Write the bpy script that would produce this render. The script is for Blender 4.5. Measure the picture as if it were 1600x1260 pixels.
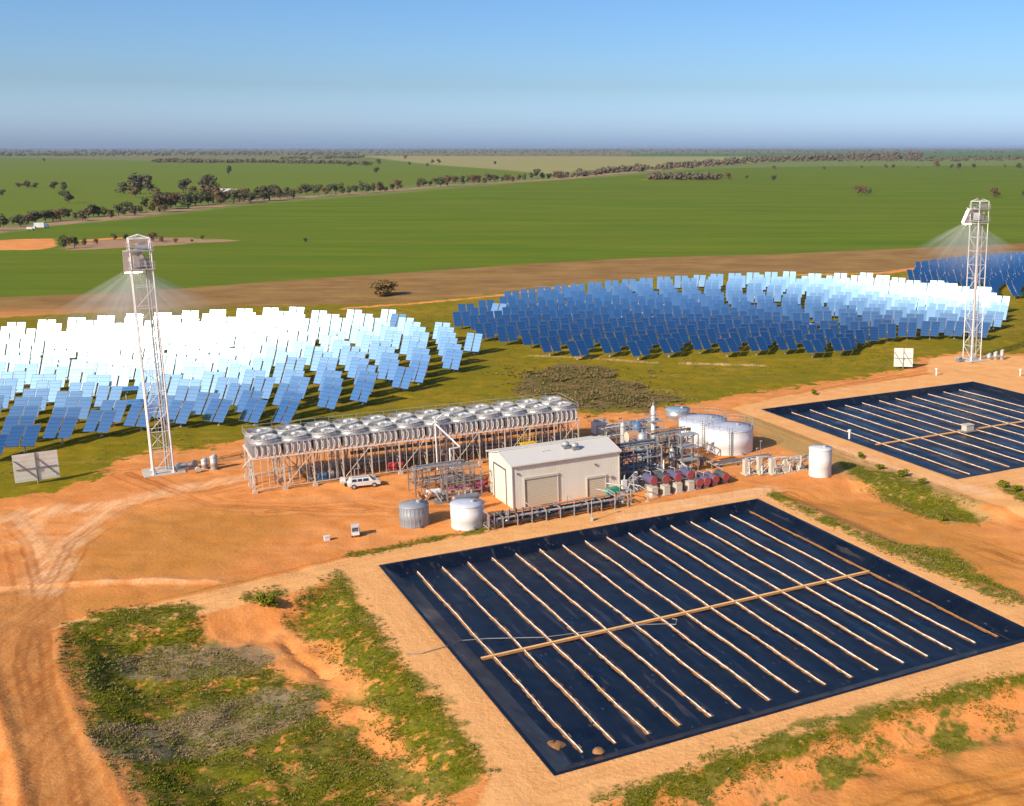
import bpy, bmesh, math, random
import numpy as np
from mathutils import Vector, Matrix, Euler
R = math.radians
rnd = random.Random(7)
S = bpy.context.scene
for o in list(bpy.data.objects): bpy.data.objects.remove(o)

# ---------------------------------------------------------------- camera
CAM_H = 45.0; F = 1780.0; CX = 1080.0; CY = 630.0; YH = 231.0      # photo pixels (1600 wide)
TH = math.atan((CY - YH) / F)
cam = bpy.data.cameras.new('camera')
cam.sensor_width = 36; cam.lens = F / 1600 * 36
cam.shift_x = -(CX - 800) / 1600
cam.clip_start = 1; cam.clip_end = 120000
co = bpy.data.objects.new('camera', cam); S.collection.objects.link(co)
co.location = (0, 0, CAM_H); co.rotation_euler = (math.pi / 2 - TH, 0, 0)
S.camera = co

# ---------------------------------------------------------------- sky and sun
SUN_EL = 31; SUN_AZ = 230                                            # azimuth of the sun, math angle
W = bpy.data.worlds.new('World'); S.world = W; W.use_nodes = True
wn = W.node_tree.nodes; wl = W.node_tree.links
bg = wn['Background']; sk = wn.new('ShaderNodeTexSky'); sk.sky_type = 'NISHITA'; sk.sun_disc = False
sk.sun_elevation = R(SUN_EL); sk.sun_rotation = R((90 - SUN_AZ) % 360)
sk.altitude = 0; sk.air_density = 0.66; sk.dust_density = 1.6; sk.ozone_density = 3.4
hs = wn.new('ShaderNodeHueSaturation'); hs.inputs['Saturation'].default_value = 1.2; hs.inputs['Value'].default_value = 1.0
wl.new(sk.outputs[0], hs.inputs['Color']); 
tcw = wn.new('ShaderNodeTexCoord'); spw = wn.new('ShaderNodeSeparateXYZ'); wl.new(tcw.outputs['Generated'], spw.inputs[0])
mrw = wn.new('ShaderNodeMapRange'); wl.new(spw.outputs[2], mrw.inputs[0]); mrw.inputs[1].default_value = 0; mrw.inputs[2].default_value = .05   # low sky tinted brighter and bluer toward the horizon
mrw.interpolation_type = 'LINEAR'
mxw = wn.new('ShaderNodeMix'); mxw.data_type = 'RGBA'; wl.new(mrw.outputs[0], mxw.inputs[0]); mxw.inputs[6].default_value = (1.5, 1.62, 1.98, 1); mxw.inputs[7].default_value = (1, 1, 1, 1)
mlw = wn.new('ShaderNodeMix'); mlw.data_type = 'RGBA'; mlw.blend_type = 'MULTIPLY'; mlw.inputs[0].default_value = 1; wl.new(hs.outputs[0], mlw.inputs[6]); wl.new(mxw.outputs[2], mlw.inputs[7])
wl.new(mlw.outputs[2], bg.inputs[0]); bg.inputs[1].default_value = 0.142
sd = Vector((math.cos(R(SUN_AZ)) * math.cos(R(SUN_EL)), math.sin(R(SUN_AZ)) * math.cos(R(SUN_EL)), math.sin(R(SUN_EL))))
sl = bpy.data.lights.new('sun', 'SUN'); sl.energy = 4.9; sl.angle = R(0.5); sl.color = (1, .88, .7)
so = bpy.data.objects.new('sun', sl); S.collection.objects.link(so); so.location = (-60, 0, 90)
so.rotation_euler = (-sd).to_track_quat('-Z', 'Y').to_euler()
S.view_settings.view_transform = 'Standard'; S.view_settings.look = 'None'
S.view_settings.gamma = 1; S.view_settings.exposure = 0.25
S.render.engine = 'CYCLES'
S.cycles.caustics_reflective = False; S.cycles.caustics_refractive = False
S.cycles.max_bounces = 5; S.cycles.volume_bounces = 0; S.cycles.volume_step_rate = 3

# ---------------------------------------------------------------- helpers
def G(x, y, z=0.0):
    """photo pixel -> world point on the level z (used only to read real ground positions off the photograph)"""
    dx = (x - CX) / F; dy = -(y - CY) / F
    X = dx; Y = math.cos(TH) + dy * math.sin(TH); Z = -math.sin(TH) + dy * math.cos(TH)
    t = (z - CAM_H) / Z
    return (X * t, Y * t)
def PX(X, Y, Z):
    z = Z - CAM_H
    d = Y * math.cos(TH) - z * math.sin(TH); u = Y * math.sin(TH) + z * math.cos(TH)
    if d < 1: return (-9999, -9999, d)
    return (CX + F * X / d, CY - F * u / d, d)
def link(o):
    S.collection.objects.link(o); return o
def root(name, label, cat, loc=(0, 0, 0), rz=0, group=None):
    o = bpy.data.objects.new(name, None); link(o); o.empty_display_size = .5
    o.location = loc; o.rotation_euler = (0, 0, R(rz)); o['label'] = label; o['category'] = cat
    if group: o['group'] = group
    return o
def tag(o, label=None, cat=None, group=None, kind=None):
    if label: o['label'] = label
    if cat: o['category'] = cat
    if group: o['group'] = group
    if kind: o['kind'] = kind
    return o
class MB:
    def __init__(s): s.v = []; s.f = []; s.m = []; s.sm = []
    def add(s, vs, fs, m=0, smooth=False):
        b = len(s.v); s.v += [tuple(v) for v in vs]
        for f in fs: s.f.append(tuple(b + i for i in f)); s.m.append(m); s.sm.append(smooth)
        return s
    def box(s, c, d, rz=0, m=0, M=None):
        hx, hy, hz = d[0] / 2, d[1] / 2, d[2] / 2
        vs = [(x, y, z) for x in (-hx, hx) for y in (-hy, hy) for z in (-hz, hz)]
        a = R(rz); ca, sa = math.cos(a), math.sin(a)
        if M is not None: vs = [tuple(M @ Vector(v)) for v in vs]
        vs = [(c[0] + x * ca - y * sa, c[1] + x * sa + y * ca, c[2] + z) for x, y, z in vs]
        return s.add(vs, [(0, 1, 3, 2), (4, 6, 7, 5), (0, 4, 5, 1), (2, 3, 7, 6), (0, 2, 6, 4), (1, 5, 7, 3)], m)
    def cone(s, a, b, r0, r1, n=12, m=0, caps=True, smooth=True):
        a = Vector(a); b = Vector(b); d = (b - a)
        if d.length < 1e-6: return s
        d.normalize(); u = d.orthogonal().normalized(); w = d.cross(u)
        vs = []
        for p, r in ((a, r0), (b, r1)):
            for i in range(n):
                t = 2 * math.pi * i / n; vs.append(p + (u * math.cos(t) + w * math.sin(t)) * r)
        s.add(vs, [(i, (i + 1) % n, n + (i + 1) % n, n + i) for i in range(n)], m, smooth)
        if caps:
            s.add(vs[:n], [tuple(range(n - 1, -1, -1))], m); s.add(vs[n:], [tuple(range(n))], m)
        return s
    def tube(s, pts, r, n=8, m=0):
        for i in range(len(pts) - 1):
            s.cone(pts[i], pts[i + 1], r, r, n, m)
            if 0 < i: s.ball(pts[i], r * 1.05, n, m)
        return s
    def ball(s, c, r, n=8, m=0, sz=1):
        k = max(3, n // 2); vs = [(c[0], c[1], c[2] - r * sz)]; fs = []
        for j in range(1, k):
            ph = -math.pi / 2 + math.pi * j / k
            for i in range(n):
                t = 2 * math.pi * i / n
                vs.append((c[0] + r * math.cos(ph) * math.cos(t), c[1] + r * math.cos(ph) * math.sin(t), c[2] + r * sz * math.sin(ph)))
        vs.append((c[0], c[1], c[2] + r * sz)); T = len(vs) - 1
        for i in range(n):
            fs.append((0, 1 + (i + 1) % n, 1 + i)); fs.append((T, 1 + (k - 2) * n + i, 1 + (k - 2) * n + (i + 1) % n))
        for j in range(k - 2):
            for i in range(n):
                a = 1 + j * n; fs.append((a + i, a + (i + 1) % n, a + n + (i + 1) % n, a + n + i))
        return s.add(vs, fs, m, True)
    def lathe(s, c, prof, n=32, m=0, smooth=True):
        vs = []; fs = []
        for r, z in prof:
            for i in range(n):
                t = 2 * math.pi * i / n; vs.append((c[0] + r * math.cos(t), c[1] + r * math.sin(t), c[2] + z))
        for j in range(len(prof) - 1):
            for i in range(n):
                fs.append((j * n + i, j * n + (i + 1) % n, (j + 1) * n + (i + 1) % n, (j + 1) * n + i))
        return s.add(vs, fs, m, smooth)
    def build(s, name, mat, parent=None):
        me = bpy.data.meshes.new(name); me.from_pydata(s.v, [], s.f)
        for mm in (mat if isinstance(mat, (list, tuple)) else [mat]): me.materials.append(mm)
        me.polygons.foreach_set('material_index', s.m); me.polygons.foreach_set('use_smooth', s.sm)
        me.update(); o = bpy.data.objects.new(name, me); link(o)
        if parent: o.parent = parent
        return o
def copy_tree(o, parent=None, **kw):
    c = o.copy(); link(c); c.parent = parent
    for ch in o.children: copy_tree(ch, c)
    return c

# ---------------------------------------------------------------- materials
class NT:
    def __init__(s, name):
        s.mat = bpy.data.materials.new(name); s.mat.use_nodes = True; s.n = s.mat.node_tree.nodes; s.l = s.mat.node_tree.links
        s.b = s.n['Principled BSDF']
    def set(s, sock, v):
        if hasattr(v, 'links'): s.l.new(v, sock)
        elif isinstance(v, (tuple, list)) and len(v) == 3 and sock.type == 'RGBA': sock.default_value = (*v, 1)
        else: sock.default_value = v
    def math(s, op, a, b=0.0, clamp=False):
        n = s.n.new('ShaderNodeMath'); n.operation = op; n.use_clamp = clamp; s.set(n.inputs[0], a); s.set(n.inputs[1], b); return n.outputs[0]
    def mix(s, f, a, b, blend='MIX'):
        n = s.n.new('ShaderNodeMix'); n.data_type = 'RGBA'; n.blend_type = blend
        s.set(n.inputs[0], f); s.set(n.inputs[6], a); s.set(n.inputs[7], b); return n.outputs[2]
    def ramp(s, v, lo, hi, a=0.0, b=1.0):
        n = s.n.new('ShaderNodeMapRange'); n.clamp = True; s.set(n.inputs[0], v); s.set(n.inputs[1], lo); s.set(n.inputs[2], hi)
        s.set(n.inputs[3], a); s.set(n.inputs[4], b); return n.outputs[0]
    def attr(s, name):
        n = s.n.new('ShaderNodeAttribute'); n.attribute_name = name; return n.outputs['Fac']
    def coord(s, kind='Object', scale=(1, 1, 1), rz=0):
        c = s.n.new('ShaderNodeTexCoord'); m = s.n.new('ShaderNodeMapping'); s.l.new(c.outputs[kind], m.inputs[0])
        m.inputs['Scale'].default_value = scale; m.inputs['Rotation'].default_value = (0, 0, R(rz)); return m.outputs[0]
    def noise(s, v, scale, detail=4, rough=.55, dist=0):
        n = s.n.new('ShaderNodeTexNoise'); s.l.new(v, n.inputs['Vector']); n.inputs['Scale'].default_value = scale
        n.inputs['Detail'].default_value = detail; n.inputs['Roughness'].default_value = rough; n.inputs['Distortion'].default_value = dist
        return n.outputs['Fac']
    def wave(s, v, scale, dist=0, det=2, dir='X'):
        n = s.n.new('ShaderNodeTexWave'); n.bands_direction = dir; s.l.new(v, n.inputs['Vector']); n.inputs['Scale'].default_value = scale
        n.inputs['Distortion'].default_value = dist; n.inputs['Detail'].default_value = det; return n.outputs['Fac']
    def bump(s, h, strength=.5, dist=.1):
        n = s.n.new('ShaderNodeBump'); n.inputs['Strength'].default_value = strength; n.inputs['Distance'].default_value = dist
        s.l.new(h, n.inputs['Height']); s.l.new(n.outputs[0], s.b.inputs['Normal'])
    def out(s, col=None, rough=None, metal=None):
        if col is not None: s.set(s.b.inputs['Base Color'], col)
        if rough is not None: s.set(s.b.inputs['Roughness'], rough)
        if metal is not None: s.set(s.b.inputs['Metallic'], metal)
        return s.mat
def M_(name, col, rough=.6, metal=0, var=.12, scale=3, dirt=None, dirt_amt=.25, streak=False):
    """painted / plain surface with weathering that belongs to the surface"""
    t = NT(name); v = t.coord('Object', (1, 1, .25) if streak else (1, 1, 1))
    n1 = t.noise(v, scale, 5, .6); n2 = t.noise(v, scale * .3, 3)
    c = t.mix(n1, tuple(x * (1 - var) for x in col), tuple(min(1, x * (1 + var)) for x in col))
    if dirt: c = t.mix(t.math('MULTIPLY', t.ramp(n2, .45, .7), dirt_amt), c, dirt)
    return t.out(c, rough, metal)
DUST = (.42, .2, .09)
M = {}
M['galv'] = M_('galvanised_steel', (.44, .45, .45), .5, .35, .18, 2, DUST, .25)
M['galvwarm'] = M_('galvanised_frame_steel', (.62, .58, .5), .55, .25, .15, 2, DUST, .25)
M['dgalv'] = M_('grey_steel', (.25, .26, .27), .55, .4, .2, 2, DUST, .3)
M['white'] = M_('white_paint', (.66, .66, .65), .45, 0, .06, 1.5, DUST, .15, True)
M['lilac'] = M_('tank_roof_paint', (.5, .52, .6), .5, 0, .1, .8, (.3, .3, .34), .4)
M['cream'] = M_('cream_cladding', (.7, .66, .56), .5, 0, .04, 1, DUST, .12, True)
M['black'] = M_('dark_lagging', (.035, .035, .04), .5, 0, .3, 3, DUST, .35)
M['dark'] = M_('dark_steel', (.09, .095, .1), .5, .3, .3, 2, DUST, .3)
M['blue'] = M_('blue_paint', (.05, .16, .32), .45, 0, .15, 2, DUST, .2)
M['red'] = M_('red_paint', (.5, .05, .06), .5, 0, .15, 2, DUST, .25)
M['magenta'] = M_('maroon_paint', (.35, .04, .1), .5, 0, .2, 2, DUST, .2)
M['purple'] = M_('faded_purple_lagging', (.1, .09, .17), .55, 0, .25, 2, DUST, .3)
M['yellow'] = M_('yellow_paint', (.75, .45, .03), .5, 0, .15, 2)
M['green'] = M_('green_paint', (.02, .3, .16), .5, 0, .15, 2)
M['concrete'] = M_('concrete', (.5, .46, .4), .9, 0, .15, 2, DUST, .45)
M['concpale'] = M_('pale_concrete', (.5, .46, .38), .9, 0, .12, 1.2, DUST, .45)
M['rust'] = M_('rusty_tan_lagging', (.5, .25, .12), .7, 0, .25, 2)
M['tyre'] = M_('tyre_rubber', (.02, .02, .02), .85)
M['carwhite'] = M_('vehicle_white_paint', (.62, .62, .6), .25, 0, .03, 2, DUST, .15)
M['bark'] = M_('bark', (.16, .12, .09), .9, 0, .3, 3)
t = NT('vehicle_glass'); M['glass'] = t.out((.02, .025, .03), .08); t.b.inputs['Specular IOR Level'].default_value = .8
t = NT('lamp_glass'); M['lamp'] = t.out((.6, .55, .5), .2)
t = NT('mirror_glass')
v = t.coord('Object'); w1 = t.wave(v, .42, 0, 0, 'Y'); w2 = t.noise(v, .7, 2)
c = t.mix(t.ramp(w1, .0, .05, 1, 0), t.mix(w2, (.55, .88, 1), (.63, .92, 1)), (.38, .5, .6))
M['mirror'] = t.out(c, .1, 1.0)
M['mirredge'] = M_('mirror_edge_trim', (.1, .1, .1), .6)
M['mirrback'] = M_('mirror_back_paint', (.68, .66, .58), .6, 0, .08, 2, DUST, .2)
t = NT('receiver_sunlit_glow'); t.b.inputs['Emission Color'].default_value = (1, .95, .78, 1); t.b.inputs['Emission Strength'].default_value = 8; M['sunlit_glow'] = t.out((.9, .88, .8), .6)  # emission stands in for concentrated sunlight on the receiver
def leaf(name, a, b, scale=.5):
    t = NT(name); v = t.coord('Object'); n = t.noise(v, scale, 3)
    oi = t.n.new('ShaderNodeObjectInfo'); c = t.mix(t.ramp(n, .3, .7), a, b)
    c2 = t.mix(t.math('MULTIPLY', oi.outputs['Random'], .5), c, b)
    m = t.out(c2, .95); t.b.inputs['Specular IOR Level'].default_value = .03; return m
M['leaf_red'] = leaf('reddish_gum_leaves', (.1, .085, .045), (.22, .14, .075), .25)
M['leaf_green'] = leaf('dull_green_gum_leaves', (.08, .1, .04), (.15, .16, .07), .25)
M['leaf_dark'] = leaf('dark_leaves', (.07, .08, .04), (.14, .12, .075), .25)
M['leaf_bush'] = leaf('dry_bush_leaves', (.12, .1, .035), (.24, .15, .06), .6)
M['weed'] = leaf('green_weed_leaves', (.075, .1, .005), (.2, .19, .015), .25)
M['weedpale'] = leaf('straw_weed_leaves', (.24, .18, .05), (.2, .19, .05), .3)
M['weedgrey'] = leaf('dry_grey_weed_stems', (.2, .14, .06), (.36, .25, .13), .3)
M['scrub'] = leaf('scrub_leaves', (.09, .1, .03), (.24, .17, .07), .35)
M['farwood'] = leaf('far_woodland_leaves', (.08, .075, .05), (.14, .11, .07), .01)
# ---------------------------------------------------------------- ground
def lin(a, b, st): return list(np.arange(a, b, st))
xs = lin(-125, 110, .45); g = 110.0
while g < 60000: xs.append(g); g += max(.6, (g - 100) * .018 + .45) 
g = -125.0; neg = []
while g > -60000: g -= max(.6, (-g - 115) * .018 + .45); neg.append(g)
xs = np.array(sorted(neg) + xs)
ys = [-4000., -1000, -300, -80, -20, 20, 40, 50] + lin(58, 190, .42) + lin(190, 400, .9); g = 400.0
while g < 60000: ys.append(g); g *= 1.012
ys = np.array(ys)
GX, GY = np.meshgrid(xs, ys)
def vnoise(x, y, s, seed):
    """smooth value noise in numpy"""
    x = x / s + seed * 17.3; y = y / s - seed * 9.1
    xi = np.floor(x); yi = np.floor(y); fx = x - xi; fy = y - yi
    fx = fx * fx * (3 - 2 * fx); fy = fy * fy * (3 - 2 * fy)
    def h(a, b):
        v = np.sin(a * 127.1 + b * 311.7 + seed * 74.7) * 43758.5453; return v - np.floor(v)
    return (h(xi, yi) * (1 - fx) + h(xi + 1, yi) * fx) * (1 - fy) + (h(xi, yi + 1) * (1 - fx) + h(xi + 1, yi + 1) * fx) * fy
def sdf(px, z=0.0, x=None, y=None, world=False):
    """signed distance to a ground polygon, positive inside"""
    P = [p if world else G(p[0], max(p[1], 232.0), z) for p in px]
    x = GX if x is None else x; y = GY if y is None else y
    P = np.array(P); n = len(P)
    d = np.full(x.shape, 1e18); ins = np.zeros(x.shape, bool)
    for i in range(n):
        ax, ay = P[i]; bx, by = P[(i + 1) % n]
        ex, ey = bx - ax, by - ay; wx, wy = x - ax, y - ay
        t = np.clip((wx * ex + wy * ey) / (ex * ex + ey * ey + 1e-9), 0, 1)
        d = np.minimum(d, (wx - ex * t) ** 2 + (wy - ey * t) ** 2)
        c = ((ay > y) != (by > y)) & (x < (bx - ax) * (y - ay) / (by - ay + 1e-12) + ax)
        ins ^= c
    d = np.sqrt(d); return np.where(ins, d, -d)
def sdline(px, z=0.0, x=None, y=None):
    P = [G(*p, z) for p in px]; x = GX if x is None else x; y = GY if y is None else y
    d = np.full(x.shape, 1e18)
    for (ax, ay), (bx, by) in zip(P, P[1:]):
        ex, ey = bx - ax, by - ay; wx, wy = x - ax, y - ay
        t = np.clip((wx * ex + wy * ey) / (ex * ex + ey * ey + 1e-9), 0, 1)
        d = np.minimum(d, (wx - ex * t) ** 2 + (wy - ey * t) ** 2)
    return np.sqrt(d)
def sst(a, lo, hi):
    t = np.clip((a - lo) / (hi - lo), 0, 1); return t * t * (3 - 2 * t)

# the two ponds, in the plant's own grid (30 degrees)
UA = 29.5
U = (math.cos(R(UA)), math.sin(R(UA))); V = (-U[1], U[0])
def uv(o, a, b): return (o[0] + U[0] * a + V[0] * b, o[1] + U[1] * a + V[1] * b)
POND1 = [G(593, 884), G(1185, 782), G(1607, 1001), G(870, 1208)]
POND2 = [G(1193, 640), G(1520, 597), G(1845, 690), G(1495, 748)]
zone = {}
PIT = [(100, 990), (130, 978), (300, 955), (420, 930), (530, 903), (590, 985), (640, 1060), (690, 1110), (766, 1222), (690, 1290), (240, 1300), (170, 1190), (110, 1080)]
sPit = sdf(PIT)
FRONT = [(930, 1262), (1100, 1198), (1350, 1120), (1610, 1046), (1700, 1040), (1700, 1500), (700, 1500), (850, 1300)]
sFront = sdf(FRONT)
MID = [(1212, 772), (1300, 812), (1585, 938), (1800, 1050), (1900, 900), (1640, 790), (1560, 790), (1500, 775), (1400, 755), (1320, 745), (1250, 765)]
sMid = sdf(MID)
z = -1.7 * sst(sPit, 0, 6) - 1.6 * sst(sFront, -.3, 5) - 1.0 * sst(sMid, 0, 4)
rough = (vnoise(GX, GY, 2.2, 1) - .5) * .18 + (vnoise(GX, GY, .8, 2) - .5) * .07
PQ1 = [uv(G(870, 1208), a, b) for a, b in ((0, 0), (49, 0), (49, 49), (0, 49))]; PQ2 = [uv(G(1495, 748), a, b) for a, b in ((0, 0), (49.1, 0), (49.1, 49.3), (0, 49.3))]
sP1 = sdf(PQ1, world=True); sP2 = sdf(PQ2, world=True)
pads = np.maximum(sst(sP1, -8, -6), sst(sP2, -8, -5))
near = sst(GY, 420, 300) * sst(np.abs(GX), 200, 130)
z += rough * near * (1 - .85 * pads) * (1 + 2.2 * sst(sPit, 0, 5) + 1.5 * sst(sFront, 0, 4))
# road ruts, windrows and erosion lines
ridge = [([(0, 921), (130, 912), (250, 908), (340, 910)], .35, .5), ([(95, 985), (90, 1040), (118, 1120), (165, 1200), (210, 1290)], .3, .4),
         ([(-20, 1050), (0, 1110), (25, 1200), (40, 1290)], .35, .45)]
for pl, h, w in ridge: z += h * np.exp(-(sdline(pl) / w) ** 2) * near
gully = sdline([(448, 1003), (462, 1025), (488, 1040), (500, 1052), (522, 1058)], -1.6)
z -= .45 * np.exp(-(gully / .35) ** 2)
# dig both ponds
dig = np.maximum(sP1, sP2)
z -= 1.9 * sst(dig, -.25, 2.4)
# a big low undulation far away
far = sst(GY, 900, 4000)
zone_h = z
def fb(px, z=0, **k): return np.clip(sdf(px, z, **k), -60, 60)
A = {}
A['crop'] = fb([(-900, 500), (0, 465), (200, 457), (400, 442), (580, 430), (800, 414.5), (1000, 403), (1200, 398), (1400, 389), (1600, 380), (1900, 366), (2900, 330), (2900, 261), (1600, 259), (1300, 260), (1100, 264), (1000, 273), (800, 287), (600, 304), (400, 320), (200, 344), (100, 352), (0, 366), (-900, 470)]) 
A['crop2'] = fb([(-900, 430), (0, 350), (200, 331), (400, 309), (600, 293), (860, 272), (690, 258), (580, 246), (480, 254), (260, 252), (0, 246), (-900, 250)])
A['khaki'] = fb([(560, 244), (1180, 245), (1190, 250), (1000, 263), (860, 272), (760, 264), (660, 256)])
A['olive'] = fb([(-800, 640), (-600, 520), (0, 497), (200, 485), (400, 478), (540, 476), (640, 472), (760, 460), (900, 442), (1100, 428), (1380, 425), (1480, 412), (1600, 398), (2300, 380), (2300, 540), (1600, 553), (1560, 555), (1500, 551), (1440, 560), (1420, 576), (1300, 597), (1180, 614), (1080, 632), (1000, 645), (900, 647), (600, 668), (400, 680), (330, 700), (255, 703), (190, 716), (173, 729), (142, 749), (94, 765), (0, 781), (-800, 900)])
A['berm'] = np.clip(np.maximum(np.maximum(sdf([(85, 985), (105, 968), (200, 950), (330, 925), (400, 907), (560, 868), (800, 822), (1000, 790), (1180, 762), (1212, 770), (1585, 936), (1760, 1010), (1700, 1045), (1600, 1050), (1350, 1122), (1100, 1200), (930, 1264), (850, 1320), (700, 1330), (766, 1222), (690, 1110), (640, 1060), (590, 985), (532, 903), (420, 935), (300, 962)]),
        sdf([(1140, 638), (1230, 618), (1400, 592), (1520, 578), (1640, 600), (2000, 690), (2000, 800), (1620, 765), (1600, 790), (1640, 812), (1560, 790), (1500, 770), (1340, 715), (1290, 695), (1200, 660)])),
        sdf([(1445, 560), (1500, 553), (1600, 556), (1700, 570), (1600, 600), (1520, 590), (1440, 583)]) - 1), -60, 60)
A['pale'] = np.clip(np.maximum.reduce([1.6 - sdline([(70, 925), (100, 860), (140, 820), (180, 790)]) , 2.2 - sdline([(180, 790), (60, 800), (0, 812)]), 1.8 - sdline([(180, 788), (300, 760), (420, 740)]),
        1.2 - sdline([(62, 925), (70, 870), (30, 800)]), .45 - sdline([(0, 921), (130, 912), (250, 908), (340, 910)]), 1.5 - sdline([(980, 810), (1100, 780), (1200, 765)]),
        .6 - sdline([(830, 556), (930, 560), (1020, 567)]), 1.0 - sdline([(1070, 568), (1190, 571)]), 1.5 - sdline([(1300, 700), (1420, 740), (1540, 770)])]), -60, 8)
A['road'] = fb([(0, 925), (60, 915), (100, 920), (105, 985), (98, 1040), (120, 1120), (165, 1200), (215, 1300), (50, 1300), (20, 1180), (-10, 1080), (-40, 1000)])
A['brown'] = np.clip(np.maximum.reduce([sdf([(95, 905), (110, 870), (190, 800), (330, 790), (470, 810), (420, 850), (380, 870), (330, 900), (200, 905)]), sdf([(1240, 770), (1420, 770), (1600, 850), (1600, 930), (1480, 880)]), sdf([(60, 930), (330, 915), (420, 905), (230, 945), (110, 965)]),
        sdf([(1250, 1262), (1450, 1190), (1600, 1170), (1700, 1300), (1250, 1400)], -1.6)]), -60, 60)
pitveg = np.maximum.reduce([sdf([(110, 990), (150, 975), (300, 960), (320, 1000), (430, 1045), (480, 1100), (560, 1150), (610, 1190), (600, 1290), (260, 1290), (160, 1160), (120, 1060)], -1.2),
        sdf([(445, 960), (530, 905), (585, 985), (640, 1060), (690, 1108), (765, 1216), (700, 1262), (650, 1180), (590, 1110), (570, 1060), (520, 1010)], -.8)])
A['veg'] = np.clip(np.maximum.reduce([pitveg, 1.1 - sdline([(405, 945), (425, 940)], -1),
        sdf([(940, 1262), (1100, 1203), (1350, 1124), (1620, 1050), (1620, 1072), (1400, 1130), (1250, 1185), (1100, 1235), (1000, 1275)], -.6),
        .5 - sdline([(560, 866), (660, 846), (760, 828)]), .8 - sdline([(1212, 772), (1300, 815), (1420, 868), (1585, 938)]),
        sdf([(1310, 725), (1400, 745), (1520, 800), (1530, 815), (1440, 800), (1330, 750)], -.5), sdf([(1380, 850), (1480, 860), (1585, 930), (1520, 920)], -1),
        sdf([(1560, 758), (1600, 770), (1660, 790), (1640, 800), (1570, 768)]), ]), -60, 60)
A['veg2'] = np.clip(np.maximum(sdf([(1140, 1180), (1400, 1120), (1600, 1070), (1600, 1150), (1400, 1200), (1150, 1300), (980, 1290)], -1.6), sdf([(430, 1050), (600, 1110), (700, 1262), (560, 1262)], -1.6)), -60, 60)
A['greyw'] = np.clip(np.maximum.reduce([9 - sdline([(250, 1035), (370, 1030)], -1.6) * 2.6, 10 - sdline([(230, 1170), (420, 1110)], -1.6) * 2.6]), -60, 60)
A['drygrass'] = np.clip(np.maximum.reduce([sdf([(1140, 642), (1200, 655), (1290, 690), (1350, 712), (1500, 768), (1560, 800), (1480, 810), (1330, 745), (1250, 715), (1200, 690)]), sdf([(535, 905), (560, 905), (660, 1050), (720, 1110), (680, 1110), (600, 1010)])]), -60, 60)
A['scrubz'] = np.clip(sdf([(810, 590), (850, 572), (930, 572), (990, 588), (1040, 605), (1060, 625), (1000, 640), (940, 646), (900, 640), (880, 620), (830, 612)]) + 9 * (vnoise(GX, GY, 6, 51) - .55), -60, 60)
A['orange'] = np.clip(np.maximum.reduce([1.6 - sdline([(540, 482), (640, 475), (760, 464), (900, 446)]), 2.5 - sdline([(1230, 430), (1380, 427), (1480, 413), (1620, 397)]),
        sdf([(-60, 382), (20, 374), (85, 373), (88, 385), (60, 391), (0, 391)]), 5 - sdline([(135, 376), (190, 372)]), sdf([(395, 690), (900, 646), (1000, 700), (700, 790), (380, 800), (240, 745)]),
        sdf([(1000, 648), (1080, 632), (1160, 625), (1200, 640), (1150, 720), (1050, 690)])]), -60, 60)
A['earth'] = np.clip(np.maximum.reduce([11 - sdline([(-100, 370), (0, 359), (100, 348), (200, 338), (400, 314), (600, 299), (700, 290)]), 14 - sdline([(700, 290), (870, 280), (1000, 268), (1200, 252), (1300, 249), (1440, 247)]),
        sdf([(95, 387), (130, 378), (190, 374), (250, 371), (330, 374), (380, 376), (330, 379), (200, 387), (120, 391)]), 12 - sdline([(1010, 281), (1125, 280)])]), -60, 60)
A['duskf'] = np.clip(GY - 5200 + 900 * (vnoise(GX, GY, 3000, 3) - .5), -60, 60)
TRK = [[(40, 1290), (60, 1150), (30, 1040), (50, 960), (80, 905), (110, 850), (190, 795), (330, 765), (420, 745)], [(130, 1290), (110, 1180), (75, 1080), (70, 1000), (60, 925), (40, 850), (0, 805)],
       [(90, 985), (330, 930), (590, 868), (800, 828), (1190, 768), (1400, 860), (1640, 985)], [(600, 900), (720, 1060), (850, 1235), (1100, 1165), (1640, 1020)], [(420, 800), (560, 790), (620, 800)], [(1170, 632), (1480, 578), (1560, 590)], [(1180, 655), (1350, 720), (1500, 768), (1640, 745)],
       [(1230, 770), (1400, 800), (1640, 880)], [(200, 740), (330, 790), (560, 800), (700, 790)], [(1180, 640), (1300, 605), (1440, 580), (1540, 575)], [(1620, 1200), (1450, 1230), (1300, 1290)]]
A['track'] = np.clip(np.minimum.reduce([sdline(p) for p in TRK]), 0, 12)
nv = len(xs) * len(ys)
def grid_mesh(name, attrs):
    nx, ny = len(xs), len(ys)
    me = bpy.data.meshes.new(name); me.vertices.add(nv)
    me.vertices.foreach_set('co', np.stack([GX, GY, zone_h], -1).astype(np.float32).ravel())
    i = np.arange(nx - 1)[None, :] + nx * np.arange(ny - 1)[:, None]
    q = np.stack([i, i + 1, i + nx + 1, i + nx], -1).reshape(-1, 4)
    me.loops.add(q.size); me.polygons.add(len(q))
    me.loops.foreach_set('vertex_index', q.ravel().astype(np.int32))
    me.polygons.foreach_set('loop_start', np.arange(0, q.size, 4, dtype=np.int32))
    me.polygons.foreach_set('use_smooth', np.ones(len(q), bool))
    for k, a in attrs.items():
        at = me.attributes.new(k, 'FLOAT', 'POINT'); at.data.foreach_set('value', a.astype(np.float32).ravel())
    me.update(calc_edges=True); me.validate(); return me
gm = grid_mesh('ground', A)
ground = link(bpy.data.objects.new('ground', gm)); tag(ground, kind='structure')
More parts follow.
